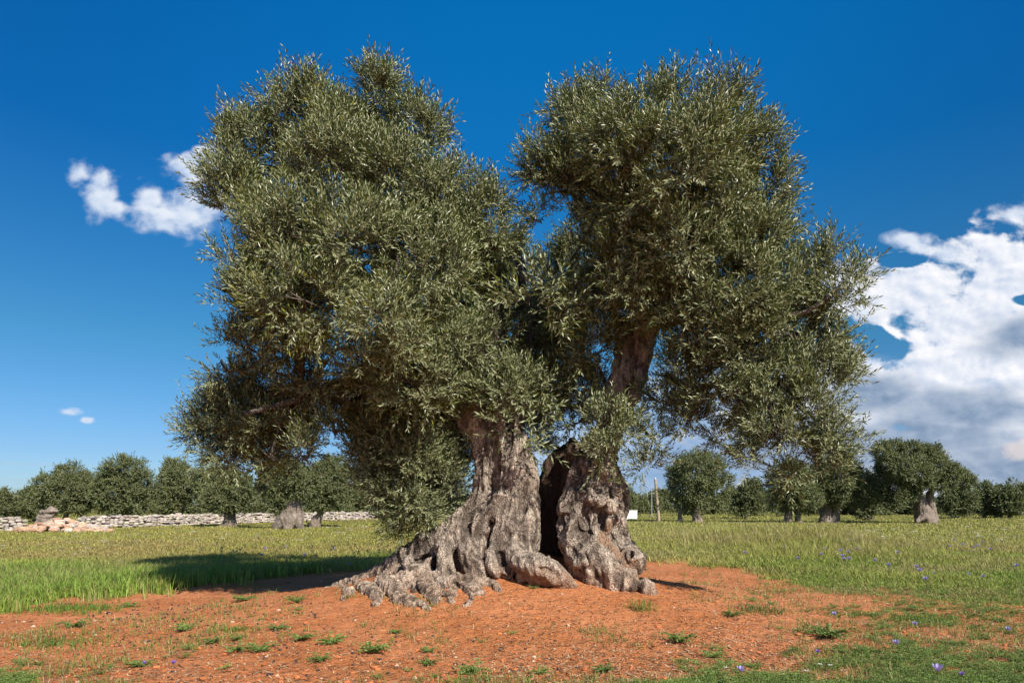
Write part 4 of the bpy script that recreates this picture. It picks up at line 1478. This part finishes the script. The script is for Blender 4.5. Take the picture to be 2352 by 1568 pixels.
# seeding oat grass
def oats(seed, n, cx, D, sx, sy, label, hh=.8):
    r = np.random.default_rng(seed)
    g = Geo()
    for i in range(n):
        x = (cx - 1176) / F * D + r.normal() * sx; y = D + r.normal() * sy
        z = float(ground_z(np.array([x]), np.array([y]))[0])
        h = hh * r.uniform(.6, 1.15)
        a = r.uniform(0, 6.28)
        l = np.array([math.cos(a), math.sin(a), 0]) * h * r.uniform(.1, .4)
        pts = spline(np.array([[x, y, z], np.array([x, y, z + h * .6]) + l * .3, np.array([x, y, z + h]) + l]), 4)
        v, f = tube(pts, np.linspace(.0045, .002, len(pts)) * D / 14, 3)
        c = np.array([.42, .37, .18]) * r.uniform(.7, 1.2)
        g.add(v, f, c)
        for k in range(9):
            p = pts[-1] * (1 - k / 18) + pts[-4] * (k / 18)
            d = norm(r.normal(size=3) + [0, 0, -.3]) * .06
            s1 = norm(np.cross(d, [0, 1, .2])) * .009
            g.add([p, p + d * .5 + s1, p + d, p + d * .5 - s1], [[0, 1, 2, 3]], c * 1.15)
    tag(link('seed_grass', g.mesh('seed_grass', M_GRASS)), label, 'grass', kind='stuff')


oats(51, 260, 1790, 26, 2.8, 3.5, 'tall pale seeding grass in the right meadow before the olive trees', .75)
oats(52, 60, 720, 17, 2.5, 1.5, 'tall dark seeding grass stems at the edge of the shadow on the left', .55)


# ------------------------------------------------------------------ weeds on the red soil
print('TIME', round(time.time() - T0, 1))
def rosette(r, rad, n_st, col, dens=7, lf=.12):
    """feathery low plant: stems with small cut leaves; returns verts, faces, colours around the origin"""
    vs, fs, cs = [], [], []
    k = 0
    for i in range(n_st):
        a = r.uniform(0, 6.283); L = rad * r.uniform(.45, 1.1); rise = r.uniform(.1, .5)
        d = np.array([math.cos(a), math.sin(a), 0])
        for j in range(dens):
            t = (j + .6) / dens
            p = d * L * t + np.array([0, 0, L * rise * math.sin(t * 2.2) + .008])
            for sgn in (-1, 1):
                w = norm(np.array([-d[1], d[0], 0]) * sgn * r.uniform(.5, 1) + d * .7 + np.array([0, 0, r.uniform(0, .7)]))
                l = rad * lf * r.uniform(.7, 1.3) * (1.1 - .4 * t)
                s_ = norm(np.cross(w, r.normal(size=3))) * l * .24
                vs += [p, p + w * l * .5 + s_, p + w * l, p + w * l * .5 - s_]
                fs.append([k, k + 1, k + 2, k + 3]); k += 4
                cs.append(col * r.uniform(.65, 1.35))
    return np.array(vs), np.array(fs), np.array(cs)


rw = np.random.default_rng(61)
GREEN = np.array([.15, .22, .055])
weed_meshes = []
for i in range(6):
    v, f, c = rosette(rw, .15, 28, GREEN * rw.uniform(.8, 1.2), 10, .16)
    g = Geo(); g.add(v, f, c)
    weed_meshes.append(g.mesh('weed', M_WEED))
WEEDS = [(695, 1472, 1.2, 'feathery green weed on the bare red soil, left one of the pair below the roots'), (762, 1478, 1.3, 'wide feathery weed on the bare red soil, right one of the pair below the roots'),
         (860, 1500, 1.5, 'large feathery weed on red soil, well below the brown root knob'), (735, 1520, 1.1, 'weed in the lower left centre, nearest below the pair'),
         (545, 1500, 1.1, 'low weed on red soil above the bottom edge left of centre'), (490, 1475, 1.0, 'thin weed tuft on red soil, left centre'), (600, 1498, 1.3, 'feathery green weed on red soil, in the left group'),
         (420, 1450, 1.2, 'flat green weed near the fallen black olives'), (545, 1470, .9, 'small weed above the left group on red soil'), (640, 1445, 1.2, 'grey-green weed on the soil below the shadow edge'),
         (1085, 1545, 1.2, 'weed near the bottom edge below the trunks'), (985, 1525, .9, 'small dark weed near the bottom edge'), (985, 1495, .8, 'dark little weed left of the pebble patch'), (1240, 1548, .8, 'tiny weed at the bottom edge, centre'),
         (1560, 1475, 1.5, 'broad weed clump on soil right of centre'), (1905, 1465, 2.0, 'large dark green weed clump on the right soil'), (1640, 1510, 1.0, 'weed beside the white flowers'), (1680, 1415, 1.2, 'low weed right of the grass tuft'),
         (300, 1395, 1.0, 'low weed behind the bright grass tuft on the left'), (560, 1380, 1.4, 'dry olive-coloured weed on the soil left of the roots'), (680, 1385, 1.2, 'brown-green weed left of the longest root'), (910, 1455, .8, 'green weed sprig below the brown root knob'),
         (1225, 1350, .6, 'small weed between the roots and the big rounded root'), (1390, 1545, 1.0, 'weed at the bottom edge, right of centre'), (170, 1440, 1.3, 'flat weed patch on the left soil'), (320, 1530, 1.1, 'weed at the lower left above the bottom edge')]
for i, (px, py, sc, lab) in enumerate(WEEDS):
    x, y, z = to_ground(px, py)
    o = link('weed', weed_meshes[i % 6], loc=(x, y, z))
    o.scale = (sc, sc, sc * .9)
    o.rotation_euler = (0, 0, rw.uniform(0, 6.28))
    tag(o, lab, 'weed', 'feathery weeds growing on the red soil')


def ground_cover():
    r = np.random.default_rng(62)
    g = Geo()
    protos = [rosette(r, .12, 16, GREEN * r.uniform(.8, 1.3), 8) for _ in range(14)]
    small = [rosette(r, .05, 6, np.array([.17, .22, .06]) * r.uniform(.8, 1.2), 4) for _ in range(10)]
    cnt = 0
    PX = r.uniform(-100, 2500, 30000); PY = 1300 + 300 * r.random(30000) ** .8
    DD = H * F / (PY - HY); XX = (PX - 1176) / F * DD
    NZ = fbm(np.stack([XX * 1.1, DD * 1.1, XX * 0 + 3.3], 1), 3, 71); N2 = fbm(np.stack([XX * 3.1, DD * 3.1, XX * 0 + 8.3], 1), 2, 73)
    ZZ = ground_z(XX, DD)
    for i in range(30000):
        px, py, D, x, nz, n2 = PX[i], PY[i], DD[i], XX[i], NZ[i], N2[i]
        right = sstep(1450, 2250, px + (py - 1400) * 1.2)
        corner = sstep(1515, 1575, py) * sstep(1250, 1650, px)
        left = sstep(1500, 1575, py) * sstep(380, 40, px) * .75 + .02 * sstep(1000, 500, px) * sstep(1340, 1400, py)
        dn = max(right * .5, corner * .95, left * .7, .035 * (px < 1400))
        if r.random() * 1.1 > dn: continue
        if nz + n2 * .7 < .55 - dn * 1.05: continue
        if mound(x, D) > .24: continue
        big = r.random() < .5
        v, f, c = (protos if big else small)[int(r.integers(10))]
        a = r.uniform(0, 6.28); s_ = r.uniform(.6, 1.2) * (1 if D < 9 else 1.15)
        rot = np.array([[math.cos(a), -math.sin(a), 0], [math.sin(a), math.cos(a), 0], [0, 0, 1]])
        z = ZZ[i]
        g.add(v @ rot.T * s_ + np.array([x, D, z]), f, c * r.uniform(.8, 1.2))
        cnt += 1
        if cnt > 5200: break
    print('cover', cnt)
    tag(link('ground_cover', g.mesh('ground_cover', M_WEED)), 'low mat of cut-leaved green ground cover over the soil, thickest at lower right', 'ground cover', kind='stuff')


ground_cover()


def sparse_grass():
    """thin short grass over the transition to soil, right side, plus the tuft on the left"""
    r = np.random.default_rng(63)
    n = 110000
    px = r.uniform(-200, 2700, n); py = 1290 + 300 * r.random(n) ** .8
    D = H * F / (py - HY); X = (px - 1176) / F * D
    nz = fbm(np.stack([X * .9, D * .9, X * 0], 1), 4, 81)
    right = sstep(1500, 2300, px + (1420 - py) * 1.5) * sstep(1600, 1330, py + 0 * px)
    edge = (1 - soil_mask(X, D * .985)) * .8
    base = .012 + right * .85 * sstep(-.25, .5, nz)
    keep = (nz * .18 + r.random(n) < np.maximum(base, edge) * .9) & (mound(X, D) < .3)
    X, D = X[keep], D[keep]; px = px[keep]
    m = len(X)
    k = 4
    X = np.repeat(X, k) + r.normal(size=m * k) * .03; Y = np.repeat(D, k) + r.normal(size=m * k) * .04
    Z = ground_z(X, Y) - .005
    hg = r.uniform(.02, .09, m * k); a = r.uniform(0, 6.28, m * k)
    ld = np.stack([np.cos(a), np.sin(a), 0 * a], 1); up = np.array([0, 0, 1.])
    B = np.stack([X, Y, Z], 1); w = norm(np.stack([-np.sin(a), np.cos(a) + .01, 0 * a], 1)) * (.0012 + .00022 * Y)[:, None]
    ln = r.uniform(.02, .11, m * k)
    M1 = B + up * (hg * .8)[:, None] + ld * (ln * .4)[:, None]; T = B + up * (hg * .8)[:, None] + ld * ln[:, None]
    dry = r.random(m * k) < .35
    col = np.where(dry[:, None], np.array([.42, .33, .16]), np.array([.19, .26, .05])) * r.uniform(.7, 1.3, (m * k, 1))
    print('sparse', m * k)
    tag(link('short_grass', blades('short_grass', B, M1, T, w, 1, col, M_GRASS)), 'short thin half-dry grass spread over the red soil on the right', 'grass', kind='stuff')


sparse_grass()


def tuft(px, py, rad, n, hgt, label, col, seed, name='grass_tuft', flat=1.0):
    r = np.random.default_rng(seed)
    x, y, z = to_ground(px, py)
    g = Geo()
    for i in range(n):
        bx_, by_ = r.normal(size=2) * rad * np.array([1, .5])
        zz = float(ground_z(np.array([x + bx_]), np.array([y + by_]))[0]) - z
        a = r.uniform(0, 6.28); h = hgt * r.uniform(.5, 1.2); L = h * r.uniform(.4, 1.4) * flat
        d = np.array([math.cos(a), math.sin(a), 0]); w = np.array([-d[1], d[0], 0]) * .0035
        B = np.array([bx_, by_, zz]); M1 = B + d * L * .4 + [0, 0, h * .7]; T = B + d * L + [0, 0, h * .75]
        cc = col * r.uniform(.7, 1.3)
        g.add([B - w, B + w, M1 + w, M1 - w], [[0, 1, 2, 3]], cc)
        g.add([M1 - w, M1 + w, T], [[0, 1, 2]], cc)
    o = link(name, g.mesh(name, M_GRASS), loc=(x, y, z))
    tag(o, label, 'grass tuft', 'grass tufts on the red soil')


GG = np.array([.15, .26, .04])
tuft(165, 1400, .42, 900, .09, 'wide bright green grass tuft alone on the left soil', GG, 1)
tuft(540, 1448, .16, 150, .07, 'short bright grass tuft on soil left of centre', GG, 2)
tuft(150, 1478, .35, 300, .08, 'loose straggling grass tuft at the lower left', GG * .9, 3)
tuft(1075, 1565, .14, 90, .08, 'sprawling grass tuft at the bottom edge', GG, 4)
tuft(1476, 1400, .10, 90, .17, 'upright yellow-green grass tuft right of the trunk foot', np.array([.24, .28, .07]), 5, flat=.6)
tuft(1745, 1405, .22, 220, .1, 'dark blue-green grass tuft in the sparse right soil', np.array([.11, .19, .05]), 6)
tuft(2130, 1425, .25, 260, .1, 'dense green grass tuft at far right among the weeds', GG * .9, 7)
tuft(855, 1300, .12, 60, .2, 'thin grass blades beside the tip of the long root', np.array([.30, .32, .12]), 8, flat=.7)
tuft(1055, 1282, .05, 50, .08, 'small bright green sprout in the root hollow', np.array([.2, .35, .05]), 9)


# ------------------------------------------------------------------ litter, gravel, stones, olives
print('TIME', round(time.time() - T0, 1))
def litter():
    r = np.random.default_rng(64)
    n = 60000
    px = r.uniform(-150, 2500, n); py = 1300 + 290 * r.random(n) ** .85
    D = H * F / (py - HY) * r.uniform(.9, 1.0, n); X = (px - 1176) / F * D
    keep = soil_mask(X, D) > .5
    keep &= r.random(n) < np.clip(.35 + .6 * sstep(900, 1500, px) , 0, 1)
    X, D = X[keep], D[keep]
    m = len(X)
    Z = ground_z(X, D) + .006
    a = r.uniform(0, 6.28, m); L = r.uniform(.02, .09, m) * np.where(r.random(m) < .12, 2, 1)
    d = np.stack([np.cos(a), np.sin(a), r.uniform(-.1, .25, m)], 1); w = np.stack([-np.sin(a), np.cos(a), 0 * a], 1) * r.uniform(.0018, .007, m)[:, None]
    c = np.stack([X, D, Z], 1)
    bend = np.stack([-np.sin(a), np.cos(a), r.uniform(0, .4, m)], 1) * (L * r.uniform(-.25, .25, m))[:, None]
    A = c - d * (L / 2)[:, None]; B = c + d * (L / 2)[:, None]; Mi = c + bend
    pal = np.array([[.50, .36, .20], [.30, .17, .08], [.16, .08, .04], [.60, .46, .30], [.08, .05, .03], [.20, .10, .05]])
    col = pal[r.integers(0, 6, m)] * r.uniform(.8, 1.2, (m, 1))
    tag(link('leaf_litter', blades('leaf_litter', A, Mi, B, w, 1, col, M_DRY)), 'dry leaves, straw and twigs scattered on the red soil', 'litter', kind='stuff')


litter()


def gravel():
    r = np.random.default_rng(65)
    g = Geo()
    N_ = 6500
    PX = r.uniform(-100, 2450, N_); PY = 1310 + 270 * r.random(N_) ** .8
    DD = H * F / (PY - HY) * r.uniform(.88, 1.0, N_); XX = (PX - 1176) / F * DD
    SM = soil_mask(XX, DD); ZZ = ground_z(XX, DD)
    for i in range(N_):
        x, D, z = XX[i], DD[i], ZZ[i]
        if SM[i] < .6: continue
        s_ = r.uniform(.004, .012) * (1 + 1.4 * (r.random() < .08))
        v = IV * (1 + .25 * r.normal(size=(12, 1))) * s_ * np.array([1.2, 1, .7])
        col = np.array([.44, .15, .055]) * r.uniform(.7, 1.25) if r.random() < .9 else np.array([.55, .38, .27]) * r.uniform(.8, 1.15)
        g.add(v + np.array([x, D, z + s_ * .3]), IF, col)
    tag(link('gravel', g.mesh('gravel', M_PEB)), 'crumbs of red earth and tiny pebbles over the bare soil', 'gravel', kind='stuff')


gravel()

r = np.random.default_rng(66)
stone_meshes = []
for i in range(5):
    g = Geo()
    b = r.uniform(.42, .6)
    g.add(rock((.05, .04, .028), r, .8), IF2, np.array([b, b * .68, b * .5]))
    stone_meshes.append(g.mesh('stone', M_STONE))
STONES = [(217, 1460, 1.3, 'pinkish stone alone on the left soil'), (640, 1403, 1.2, 'pale stone on soil left of the roots'), (738, 1335, 1, 'small grey stone in the tree shadow'), (1160, 1455, .7, 'small round stone below the roots, centre'),
          (1170, 1387, .6, 'tiny pale stone close under the big rounded root'), (1305, 1437, 1.1, 'pale stone right of centre on the mound slope'), (1085, 1543, .9, 'small round stone near the bottom edge'), (1227, 1510, 1, 'upright little stone near the bottom, right of centre'),
          (1875, 1435, 1, 'reddish stone beside the large weed clump'), (2010, 1470, .9, 'pale stone among the right weeds'), (1047, 1510, .8, 'pale pebble left of the bottom centre')]
for i, (px, py, sc, lab) in enumerate(STONES):
    x, y, z = to_ground(px, py)
    o = link('stone', stone_meshes[i % 5], loc=(x, y, z + .004)); o.scale = (sc,) * 3; o.rotation_euler = (0, 0, r.uniform(0, 6))
    tag(o, lab, 'stone', 'loose stones on the red soil')

M_OLIVE = mat_plain('black_olive', (.018, .016, .022), .3, .5)
me = make_mesh('fallen_olive', IV2 * np.array([.0165, .0125, .0125]), IF2, np.full(len(IF2), 3), M_OLIVE, None, True)
for i in range(250):
    u = r.random()
    if i < 200:
        px = r.normal() * 190 + 420; py = 1385 + abs(r.normal()) * 60
    else:
        px = r.uniform(600, 1300); py = r.uniform(1440, 1560)
    if px < 0 or py > 1566: continue
    x, y, z = to_ground(px, py)
    if soil_mask(np.array([x]), np.array([y]))[0] < .7: continue
    o = link('fallen_olive', me, loc=(x, y, z + .006)); o.rotation_euler = (0, 0, r.uniform(0, 6))
    tag(o, 'small black olive fallen on the red soil left of centre', 'olive', 'fallen black olives on the red soil')


# ------------------------------------------------------------------ flowers
print('TIME', round(time.time() - T0, 1))
def flower_meshes(col, rad, h, kind, seed):
    r = np.random.default_rng(seed)
    bend = r.normal(size=2) * h * .12
    top = np.array([bend[0], bend[1], h])
    pts = spline(np.array([[0, 0, -.01], [bend[0] * .2, bend[1] * .2, h * .5], top]), 4)
    g = Geo(); v, f = tube(pts, np.full(len(pts), .0016), 4); g.add(v, f, np.array([.16, .15, .06])); stem = g.mesh('stem', M_WEED)
    g = Geo()
    if kind == 'anemone':
        for k in range(8):
            a = 6.283 * k / 8 + r.uniform(-.1, .1)
            d = np.array([math.cos(a), math.sin(a), 1.0]); s_ = np.array([-math.sin(a), math.cos(a), 0]) * rad * .36
            g.add([top, top + d * rad * .5 + s_, top + d * rad * np.array([1, 1, 1.3]) + s_ * .5, top + d * rad * np.array([1.05, 1.05, 1.35]) - s_ * .5, top + d * rad * .5 - s_], [[0, 1, 2, 3, 4]], col * r.uniform(.8, 1.2))
    elif kind == 'star':
        for k in range(6):
            a = 6.283 * k / 6
            d = np.array([math.cos(a), math.sin(a), .35]); s_ = np.array([-math.sin(a), math.cos(a), 0]) * rad * .2
            g.add([top, top + d * rad * .5 + s_, top + d * rad, top + d * rad * .5 - s_], [[0, 1, 2, 3]], col * r.uniform(.9, 1.1))
    else:
        for k in range(26):
            p = top + np.array([*(r.normal(size=2) * rad * .5), r.uniform(-.004, .004)])
            q_ = rad * .22
            g.add([p + [q_, 0, 0], p + [0, q_, .002], p - [q_, 0, 0], p - [0, q_, 0]], [[0, 1, 2, 3]], col * r.uniform(.85, 1.1))
    return stem, g.mesh('petals', M_PETAL)


def flower(name, ms, px, py, lab, cat, group, sc=1.0, h=0.0):
    """px, py is where the head is seen; the foot stands on the ground straight below it"""
    D = (H - h * sc) * F / (py - HY)
    for _ in range(4):
        x = (px - 1176) / F * D
        z = float(ground_z(np.array([x]), np.array([D]), False)[0]) + h * sc
        D = (H - z) * F / (py - HY)
    e = empty(name, (x, D, float(ground_z(np.array([x]), np.array([D]))[0])), label=lab, cat=cat, group=group)
    e.scale = (sc,) * 3
    e.rotation_euler = (0, 0, r.uniform(0, 6.28))
    for nm, m in zip(('stem', 'petals'), ms):
        link(nm, m, e)


PUR = np.array([.42, .36, .70]); PUR2 = np.array([.22, .13, .50])
AN = [flower_meshes(PUR, .026, .12, 'anemone', i) for i in range(3)] + [flower_meshes(PUR2, .018, .12, 'anemone', 9)]
gA = 'violet anemones in the grass and on the soil'
for px, py, k, sc, lab in [(1916, 1412, 0, 1.3, 'violet anemone above the large weed clump, highest of the near ones'), (2055, 1477, 1, 1.3, 'open violet anemone over the green mat right of the large weed clump'), (2155, 1540, 2, 1.6, 'biggest pale violet anemone near the bottom right corner'),
                           (2205, 1548, 3, 1.2, 'deep purple half-closed anemone beside the biggest pale one'), (1875, 1500, 3, 1.2, 'dark violet anemone bud above the white flowers'), (1706, 1546, 1, 1.3, 'rounded violet anemone at the bottom edge among the green mat'),
                           (2102, 1435, 0, 1.2, 'violet anemone left of the dense grass tuft'), (2312, 1445, 1, 1.2, 'violet anemone near the right edge in the sparse grass'), (2225, 1318, 0, 1.2, 'violet anemone in the meadow near the right edge, upper of two'), (2260, 1327, 1, 1.4, 'larger violet anemone in the meadow near the right edge, lower of two'),
                           (2145, 1318, 0, 1.1, 'pale anemone in the right meadow, left of three in a short row'), (401, 1523, 3, 1.3, 'deep purple anemone alone at the lower left'), (335, 1524, 3, 1.0, 'small purple anemone bud left of the lone deep purple one'), (803, 1297, 1, 1.4, 'pale violet anemone in the shade beside the long root')]:
    flower('anemone', AN[k], px, py, lab, 'flower', gA, sc, .12)
for px, py in [(1788, 1235), (1800, 1258), (1835, 1284), (1885, 1273), (1930, 1266), (1936, 1278), (1940, 1285), (1952, 1283), (1948, 1270), (1970, 1262), (2010, 1288), (2062, 1270), (1810, 1240), (1822, 1233), (2110, 1312), (2128, 1330), (2102, 1305), (2210, 1251), (2237, 1258), (2246, 1254), (2256, 1246), (2275, 1262), (2192, 1240), (1995, 1243), (2160, 1238), (2180, 1255), (1710, 1270), (2040, 1300), (1895, 1262), (2335, 1300), (610, 1262), (655, 1258), (770, 1262), (700, 1275), (600, 1275)]:
    flower('anemone', AN[int(r.integers(3))], px, py, 'small violet anemone flower standing in the meadow grass', 'flower', gA, 1.9, .12)
WH = np.array([.75, .75, .70])
SM = [flower_meshes(WH, .022, .06, 'star', i) for i in range(2)]
for px, py, lab in [(1537, 1497, 'white star flower right of centre on the bare soil'), (1645, 1408, 'white star flower beside the low weed'), (1738, 1358, 'white star flower in the sparse grass, left of two'), (1756, 1366, 'white star flower in the sparse grass, right of two'),
                    (1668, 1530, 'white star flower left of the green mat at the bottom'), (1885, 1525, 'crumpled white flower in the green mat, left one'), (1910, 1527, 'crumpled white flower in the green mat, right one'), (1850, 1545, 'white star flower close to the bottom edge'), (2040, 1385, 'white star flower in the sparse grass towards the right')]:
    flower('white_flower', SM[int(r.integers(2))], px, py, lab, 'flower', 'white star flowers on the soil', 1.4, .06)
UM = [flower_meshes(WH, .055, .3, 'umbel', i) for i in range(3)]
for i in range(170):
    px = r.uniform(0, 920) if i < 132 else r.uniform(1950, 2340)
    py = r.uniform(1208, 1285) if i < 132 else r.uniform(1200, 1250)
    if 330 < px and py > 1240: continue
    flower('white_umbel', UM[i % 3], px, py, 'tiny flat white umbel flower standing in the meadow', 'flower', 'white umbel flowers in the meadow', 1.1 + (1270 - py) / 60, .3)
YM = flower_meshes(np.array([.75, .6, .04]), .03, .18, 'umbel', 5)
for px, py in [(590, 1222), (602, 1226), (352, 1247), (250, 1312), (1790, 1268), (2200, 1280), (100, 1290), (180, 1330), (480, 1250)]:
    flower('yellow_flower', YM, px, py, 'tiny yellow flower in the meadow grass', 'flower', 'yellow meadow flowers', 1.6, .18)


# ------------------------------------------------------------------ pole, mast, building, low white wall, wires
def box(g, c, s_, col):
    c = np.array(c, float); s_ = np.array(s_, float) / 2
    v = np.array([[x, y, z] for x in (-1, 1) for y in (-1, 1) for z in (-1, 1)]) * s_ + c
    g.add(v, [[0, 1, 3, 2], [4, 6, 7, 5], [0, 4, 5, 1], [2, 3, 7, 6], [0, 2, 6, 4], [1, 5, 7, 3]], col)


M_WOOD = mat_plain('pole_wood', (.38, .30, .21), .9)
M_METAL = mat_plain('mast_metal', (.45, .47, .5), .5)
e = empty('utility_pole', (*P(1512, 1160, 62)[:2], 0), label='plain wooden utility pole leaning slightly left, between the olive trees on the right', cat='pole')
a = P(1514, 1183, 62); b = P(1505, 1100, 62)
v, f = tube(np.linspace([a[0], 62, -.2], b, 6), np.linspace(.15, .11, 6), 10)
offs(link('pole', make_mesh('pole', v, f, np.full(len(f), 4), M_WOOD, None, True)), e)
g = Geo(); v, f = tube([b, b + [0, 0, .05], b + [0, 0, .16]], [.13, .10, .03], 8); g.add(v, f); offs(link('pole_cap', g.mesh('pole_cap', M_METAL)), e)
for px, top, D, lab in ((1497, 1110, 95, 'thin grey mast left of the wooden pole, far away'), (835, 1098, 110, 'thin lattice mast above the far trees by the white building')):
    a = P(px, 1186, D); b = P(px, top, D)
    e = empty('antenna_mast', (a[0], D, 0), label=lab, cat='mast')
    v, f = tube(np.linspace([a[0], D, 0], b, 5), np.linspace(.05, .03, 5), 6)
    offs(link('mast', make_mesh('mast', v, f, np.full(len(f), 4), M_METAL, None, True)), e)
    g = Geo()
    for k in range(3):
        zz = b[2] * (.7 + .1 * k)
        v, f = tube([[a[0] - .35 + .1 * k, D, zz], [a[0], D, zz], [a[0] + .35 - .1 * k, D, zz]], [.015] * 3, 5); g.add(v, f)
    offs(link('crossbar', g.mesh('crossbar', M_METAL)), e)
M_WHITE = mat_plain('white_plaster', (.80, .80, .78), .9)
M_DARKW = mat_plain('window_dark', (.04, .05, .06), .2, .5)
M_ROOF = mat_plain('roof_white', (.66, .64, .60), .9)


def house(px0, px1, top, D, lab, depth=6):
    x0 = (px0 - 1176) / F * D; x1 = (px1 - 1176) / F * D; z = H - (top - HY) / F * D
    e = empty('farm_building', ((x0 + x1) / 2, D, 0), label=lab, cat='building')
    g = Geo(); box(g, [(x0 + x1) / 2, D + depth / 2, z / 2 - .15], [x1 - x0, depth, z + .3], np.array([.8, .8, .78])); offs(link('wall', g.mesh('wall', M_WHITE)), e)
    g = Geo(); box(g, [(x0 + x1) / 2, D + depth / 2, z + .08], [x1 - x0 + .3, depth + .3, .16], np.array([.7, .7, .7])); offs(link('roof', g.mesh('roof', M_ROOF)), e)
    n = max(1, int((x1 - x0) / 3))
    for k in range(n):
        xx = x0 + (x1 - x0) * (k + .5) / n
        g = Geo(); box(g, [xx, D - .01, z * .55], [.7, .05, .7], np.array([.1, .1, .1])); offs(link('window', g.mesh('window', M_DARKW)), e)


house(808, 832, 1157, 96, 'low white farm building glimpsed over the wall at left')
house(846, 905, 1154, 99, 'long white farm building behind the drooping branches')

# short white wall seen far off by the right trunk
D = 76.0
xa, xb = (1405 - 1176) / F * D, (1463 - 1176) / F * D
zt = H - (1171.5 - HY) / F * D
e = empty('low_wall', ((xa + xb) / 2, D, 0), label='short bright white wall far off, just right of the hollow trunk', cat='wall')
g = Geo(); box(g, [(xa + xb) / 2, D, zt / 2 - .1], [xb - xa, .35, zt + .2], np.array([.8, .8, .8])); offs(link('wall_panel', g.mesh('wall_panel', M_WHITE)), e)
g = Geo(); box(g, [(xa + xb) / 2, D, zt + .025], [xb - xa + .1, .45, .05], np.array([.8, .8, .8])); offs(link('coping', g.mesh('coping', M_ROOF)), e)

# overhead wires at the far left
M_WIRE = mat_plain('wire', (.45, .5, .55), .5)
for (xa, ya, xb, yb, D, lab, sag) in ((-300, 1047, 900, 1070, 90, 'upper thin overhead wire crossing the sky above the left trees', .6), (-300, 1050, 900, 1076, 90, 'second thin overhead wire just below the upper one', .6), (-300, 1097, 420, 1100, 88, 'lowest pale overhead wire behind the left trees', .2)):
    a = P(xa, ya, D); b = P(xb, yb, D)
    t = np.linspace(0, 1, 30)[:, None]
    pts = a * (1 - t) + b * t - np.array([0, 0, 1]) * (4 * t * (1 - t) * sag)
    v, f = tube(pts, np.full(30, .014), 4)
    o = link('overhead_wire', make_mesh('overhead_wire', v, f, np.full(len(f), 4), M_WIRE, None, True))
    tag(o, lab, 'wire', 'overhead wires')
